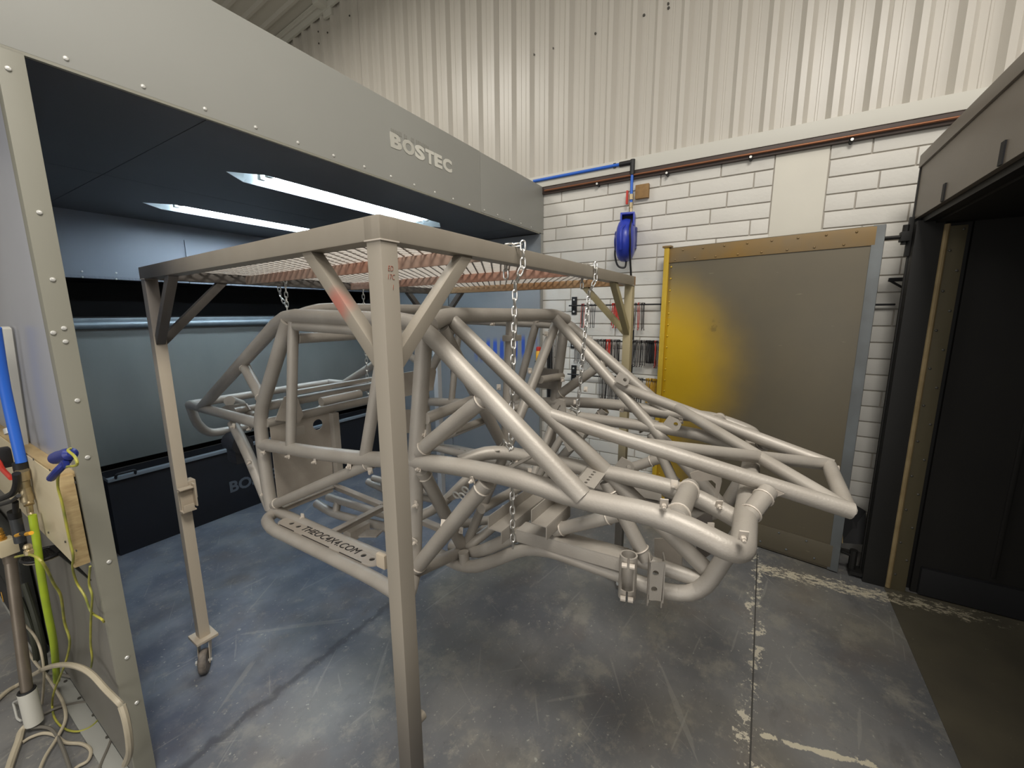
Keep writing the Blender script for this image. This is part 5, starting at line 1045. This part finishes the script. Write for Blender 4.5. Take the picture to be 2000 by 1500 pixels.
# wall conduit, blue riser and hose
def P3(L): return [Vector(p) for p in L]
tag(centred(MB().bar((0.3, 2.1667, 1.5636), (0.3, 2.3131, 1.0586), .03, .02, upv=(1, 0, 0)), 'conduit', TRIMM), 'grey square conduit running up the booth side wall', 'conduit')
riser = thing('air_riser', (0.27, 2.1866, 1.0926), 'blue vertical air pipe at the left edge with a brass coupling and lime hose', 'pipe')
MB().sweep(P3([(0.265, 2.0784, 1.5658), (0.265, 2.13, 1.3633), (0.265, 2.1245, 1.1098)]), .014, smoothn=3, seg=14).build('pipe', BLUEP, riser)
MB().cyl((0.265, 2.1713, 1.2241), (0.265, 2.1641, 1.207), .019, 14).build('white_clip', SCREW, riser)
MB().cyl((0.262, 2.1268, 1.1104), (0.262, 2.1294, 1.0823), .0185, 14).build('black_nut', RUBBER, riser)
cpl = P3([(0.26, 2.1063, 1.0858), (0.26, 2.1128, 1.0532), (0.26, 2.1264, 1.0205), (0.26, 2.1252, 0.9964), (0.26, 2.124, 0.9722), (0.26, 2.1128, 0.9599), (0.26, 2.1226, 0.9308), (0.26, 2.1114, 0.9185)])
for i, r_ in enumerate((.017, .0145, .0155, .0165, .013, .0085, .0075)): MB().cyl(cpl[i], cpl[i+1], r_, 14).build('coupling_ring', BRASS, riser)
MB().sweep(P3([(0.258, 2.0823, 0.931), (0.255, 2.0837, 0.8293), (0.25, 2.0906, 0.7128), (0.25, 2.1243, 0.5583), (0.255, 2.1804, 0.4027), (0.262, 2.3069, 0.2227), (0.27, 2.433, 0.0778)]), .0105, smoothn=5, seg=12).build('lime_hose', LIME, riser)
# regulator, red and black leads at the very edge
rg_ = thing('filter_regulator', (0.24, 2.3004, 0.9233), 'black air filter regulator with a smoked bowl at the left edge', 'regulator')
MB().sweep(P3([(0.235, 2.0062, 1.1042), (0.235, 2.0367, 1.0627), (0.235, 2.1378, 1.009), (0.235, 2.3022, 0.9548), (0.235, 2.51, 0.8923)]), .010, smoothn=4, seg=10).build('black_elbow', RUBBER, rg_)
MB().sweep(P3([(0.228, 1.9949, 1.0346), (0.228, 2.1286, 0.9843), (0.228, 2.3138, 0.927), (0.228, 2.4967, 0.8729)]), .006, smoothn=4, seg=8).build('black_lead', RUBBER, rg_)
MB().cyl((0.24, 2.1839, 0.962), (0.24, 2.2197, 0.9142), .008, 10).cyl((0.24, 2.2569, 0.9085), (0.24, 2.2637, 0.8748), .017, 12).build('drain_knob', RUBBER, rg_)
MB().cyl((0.24, 2.2588, 0.8802), (0.24, 2.2638, 0.7859), .016, 14).build('bowl', GLASSY, rg_)
MB().sweep(P3([(0.232, 2.2707, 1.1078), (0.232, 2.2239, 1.0791), (0.232, 2.1329, 1.0737), (0.232, 2.0885, 1.0722)]), .007, smoothn=4, seg=8).build('red_lead', REDP, rg_)
MB().box((0.25, 2.2785, 1.1046), (.03, .05, .07), None, .008).build('gauge_body', RUBBER, rg_)
MB().cyl((0.225, 2.1768, 0.8435), (0.225, 2.057, 0.8864), .006, 10).cyl((0.225, 1.9756, 0.9085), (0.225, 1.894, 0.9359), .006, 10).build('yellow_collar', YELP, rg_)
MB().cyl((0.225, 2.057, 0.8864), (0.225, 1.9756, 0.9085), .007, 10).build('tee', RUBBER, rg_)
# powder pump barrel
pp_ = thing('powder_pump', (0.1798, 2.4114, 0.0), 'steel powder pump barrel with a pale valve block at the left edge', 'pump')
b_ = Vector((0.1798, 2.3087, 0.1724)); a_ = Vector((0.2218, 2.4079, 0.6783))
MB().cyl(a_, b_, .017, 20).build('barrel', STAINL, pp_)
MB().cyl(a_+Vector((0, 0, .03)), a_-Vector((0, 0, .012)), .0195, 20).build('collar', STAINL, pp_)
MB().cyl(b_+Vector((0, 0, .006)), (b_.x, b_.y, .035), .026, 22).build('bottom_cup', TRIMM, pp_)
MB().torus(b_+Vector((0, 0, .008)), .021, .005, None, 20, 8).build('seal_ring', RUBBER, pp_)
vb = a_+Vector((-.004, .0, .055))
MB().box(vb, (.05, .055, .06), Matrix.Rotation(R(12), 3, 'Z'), .003).build('valve_block', PLY, pp_)
MB().lathe(vb+Vector((-.005, 0, .03)), (0, 0, 1), [(.014, 0), (.014, .008), (.010, .009), (.012, .018), (.009, .02), (.011, .028), (.008, .034), (.009, .042), (.006, .048)], 12).build('hose_barb', GOLD, pp_)
MB().lathe(Vector((0.2, 1.7866, 0.9129)), (0, 0, 1), [(.010, 0), (.010, .012), (.007, .014), (.010, .022), (.007, .03)], 10).build('nipple', BRASS, pp_)
MB().sweep(P3([(0.165, 2.4005, 0.1024), (0.1581, 2.543, 0.014), (0.1505, 2.4199, 0.014), (0.157, 2.3929, 0.014)]), .004, .01, 8).build('bail', SCREW, pp_)
# black hopper with yellow lettering behind the barrel
hp_ = thing('powder_hopper', (.24, 2.0, .0), 'black powder hopper with yellow lettering behind the steel barrel', 'hopper')
MB().box((.290, 3.2285, .40), (.03, .9, .42), None, .008).build('body', mat('hopper_black', srgb(28, 29, 28), .5, 0, srgb(40, 42, 38), 12, .5), hp_)
MB().box((.288, 3.2285, .10), (.036, .86, .19), None, .008).build('base', RUBBER, hp_)
for i, (w_, q) in enumerate((('5', (0.266, 2.7874, 0.4263)), ('J', (0.266, 3.5014, 0.0629)), ('C', (0.266, 3.5748, -0.0635)), ('S', (0.266, 3.8345, -0.2661)))):
    text(w_, 'lettering', .07, q, (0, -1, 0), (0, 0, 1), YELP, hp_, .001, font_scale_x=1.0)
for q_ in ([(0.268, 2.6653, 0.4496), (0.268, 2.6052, 0.3489), (0.268, 2.5753, 0.2112), (0.268, 2.657, -0.0117)], [(0.264, 2.8697, 0.2969), (0.264, 2.7684, 0.2322), (0.264, 2.7332, 0.115), (0.264, 2.8608, -0.1429)]):
    MB().sweep(q_, .011, smoothn=4, seg=10).build('hose', mat('dusty_black_hose', srgb(58, 60, 48), .6) if not bpy.data.materials.get('dusty_black_hose') else bpy.data.materials['dusty_black_hose'], hp_)
# round mesh grille on the wall
gq = Vector((0.272, 2.1551, 0.7545))
gr = thing('round_grille', gq, 'round black mesh sieve held level below the plywood board', 'grille')
MB().torus(gq, .052, .005, None, 28, 8).build('rim', RUBBER, gr)
g_ = MB()
for k in range(-5, 6):
    u = k*.0088; h = .051*math.sqrt(max(0, 1-(u/.051)**2))
    g_.bar(gq+Vector((-h, u, 0)), gq+Vector((h, u, 0)), .0024, .0024, bevel=0); g_.bar(gq+Vector((u, -h, 0)), gq+Vector((u, h, 0)), .0024, .0024, bevel=0)
g_.build('mesh_bars', RUBBER, gr)
MB().lathe(gq-Vector((0, 0, .012)), (0, 0, 1), [(.05, 0), (.05, .003)], 24).build('pale_backing', HOSEW, gr)  # backing disc added so the mesh openings look pale
MB().bar(gq+Vector((.03, .042, 0)), (.318, 1.80, gq.z), .014, .006).build('arm', RUBBER, gr)

# blue spray gun lying on the plywood shelf
sg = thing('spray_gun', (0.27, 1.5516, 1.2144), 'dark blue spray gun lying on the end of the plywood shelf', 'spray gun')
MB().lathe(Vector((0.262, 1.624, 1.2178)), Vector((0.275, 1.4882, 1.254))-Vector((0.262, 1.624, 1.2178)), [(.010, 0), (.0165, .006), (.0175, .03), (.016, .05), (.018, .08), (.016, .11), (.008, .118)], 18).build('barrel', NAVYB, sg)
MB().sweep(P3([(0.268, 1.5257, 1.2326), (0.262, 1.5377, 1.2183), (0.25, 1.5557, 1.1989), (0.245, 1.6086, 1.1695)]), .0095, smoothn=4, seg=10).build('handle', NAVYB, sg)
MB().cyl((0.258, 1.6054, 1.2218), (0.262, 1.5881, 1.2273), .0075, 12).build('nozzle', SCREW, sg)
MB().box((0.262, 1.5314, 1.2209), (.012, .03, .02), None, .004).build('trigger', NAVYB, sg)
# loose wires and hoses
def cable(name, pts, r, m, label, cat):
    tag(centred(MB().sweep(pts, r, smoothn=6, seg=8), name, m), label, cat)
cable('earth_wire', P3([(0.27, 1.4921, 1.2657), (0.262, 1.4759, 1.2655), (0.262, 1.4251, 1.2585), (0.262, 1.421, 1.238), (0.262, 1.5231, 1.2126), (0.266, 1.6344, 1.1745), (0.27, 1.7114, 1.1135), (0.272, 1.7128, 1.0568), (0.272, 1.714, 0.9999), (0.272, 1.7151, 0.942), (0.272, 1.7098, 0.8936), (0.275, 1.7688, 0.8293), (0.285, 1.8178, 0.7559), (0.292, 1.7908, 0.7124), (0.296, 1.776, 0.6604), (0.3, 1.6908, 0.6677), (0.306, 1.7013, 0.6481)]), .0032, WIREY, 'thin yellow green wire from the blue gun hanging down over the plywood', 'wire')
cable('earth_wire', P3([(0.292, 1.655, 0.8655), (0.292, 1.7074, 0.7887), (0.292, 1.7013, 0.7472), (0.292, 1.7585, 0.6612), (0.292, 1.8417, 0.5202), (0.292, 1.8645, 0.45), (0.292, 1.9071, 0.3922)]), .0030, WIREY, 'short thin yellow green wire hanging straight below the plywood end', 'wire')
cable('earth_wire', P3([(0.2, 2.0507, 0.8163), (0.2, 1.7657, 0.9164), (0.21, 1.6923, 0.9094), (0.235, 1.7968, 0.7909), (0.25, 1.8438, 0.7191), (0.262, 1.963, 0.5671), (0.265, 1.9647, 0.4941), (0.262, 2.0328, 0.4026), (0.25, 2.0914, 0.3193), (0.24, 2.269, 0.144)]+[(0.2389, 2.386, 0.012), (0.229, 2.2889, 0.012), (0.2402, 2.191, 0.012), (0.27, 2.1338, 0.012), (0.314, 2.1356, 0.012), (0.3737, 2.2196, 0.012), (0.4331, 2.3114, 0.012)]), .0035, WIREY, 'long yellow wire looping down to the floor and up to the booth jamb', 'wire')
cable('grey_cable', P3([(0.1721, 2.3551, 0.012), (0.2173, 2.3619, 0.012), (0.2704, 2.338, 0.012), (0.33, 2.2654, 0.012), (0.3585, 2.1613, 0.012), (0.3506, 2.0668, 0.012), (0.3113, 1.9794, 0.012), (0.2698, 1.9096, 0.012), (0.2482, 1.865, 0.012)]), .0050, HOSEG, 'dark grey cable loop on the floor nearest the booth flange', 'cable')
cable('cream_hose', P3([(0.1182, 2.6094, 0.014), (0.1563, 2.6463, 0.014), (0.192, 2.6541, 0.014), (0.22, 2.513, 0.1096), (0.235, 2.2621, 0.2586), (0.25, 2.0375, 0.3722), (0.265, 1.902, 0.4175), (0.278, 1.8238, 0.4164), (0.288, 1.7502, 0.3934), (0.295, 1.6719, 0.3856), (0.3, 1.6602, 0.3721)]), .0085, HOSEW, 'thick cream hose arching from the left edge to the booth jamb', 'hose')
cable('cream_hose', P3([(b_.x, b_.y, .045)]+[(0.1502, 2.3273, 0.02), (0.1314, 2.2725, 0.02), (0.1101, 2.2128, 0.02), (0.089, 2.149, 0.02)]), .011, HOSEW, 'thick cream hose coming out of the pump bottom', 'hose')
cable('cream_hose', P3([(0.288, 1.5844, 0.4229), (0.288, 1.5687, 0.3822), (0.288, 1.5737, 0.3137), (0.288, 1.6029, 0.2374), (0.288, 1.6812, 0.1415)]), .010, HOSEW, 'short thick cream hose standing beside the booth jamb foot', 'hose')
cable('white_cable', P3([(0.23, 2.5453, 0.3321), (0.235, 2.3991, 0.3408), (0.235, 2.3174, 0.3048), (0.23, 2.3293, 0.1914), (0.2184, 2.4296, 0.014)]), .004, HOSEW, 'thin white cable hanging beside the steel barrel', 'cable')
cable('white_cable', P3([(0.1393, 2.2648, 0.012), (0.1602, 2.2669, 0.012), (0.1898, 2.2478, 0.012), (0.2113, 2.1971, 0.012), (0.2238, 2.1245, 0.012), (0.2542, 2.0632, 0.012), (0.264, 2.0043, 0.012), (0.2476, 1.963, 0.012), (0.222, 1.9659, 0.012), (0.205, 1.9587, 0.012)]), .0055, HOSEW, 'white cable loop on the floor in front of the flange', 'cable')
cable('white_cable', P3([(0.1485, 2.0598, 0.02), (0.1723, 2.1095, 0.02), (0.2121, 2.168, 0.02), (0.249, 2.2423, 0.02), (0.2638, 2.3437, 0.02), (0.2662, 2.4763, 0.02), (0.2642, 2.6125, 0.02), (0.2566, 2.7468, 0.02), (0.2548, 2.8799, 0.02)]), .0055, HOSEW, 'long white cable crossing the coil on the floor by the pump', 'cable')
cable('grey_cable', P3([(0.1703, 2.3055, 0.02), (0.1952, 2.272, 0.02), (0.2115, 2.2141, 0.02), (0.2113, 2.097, 0.02), (0.2042, 1.9739, 0.02), (0.1999, 1.9181, 0.02)]), .0055, HOSEG, 'dark grey cable looping over the white one on the floor', 'cable')
cable('grey_cable', P3([(0.2765, 2.588, 0.03), (0.3277, 2.4523, 0.03), (0.352, 2.2824, 0.03), (0.3863, 2.1096, 0.03)]), .006, HOSEG, 'dark grey cable along the foot of the side wall', 'cable')
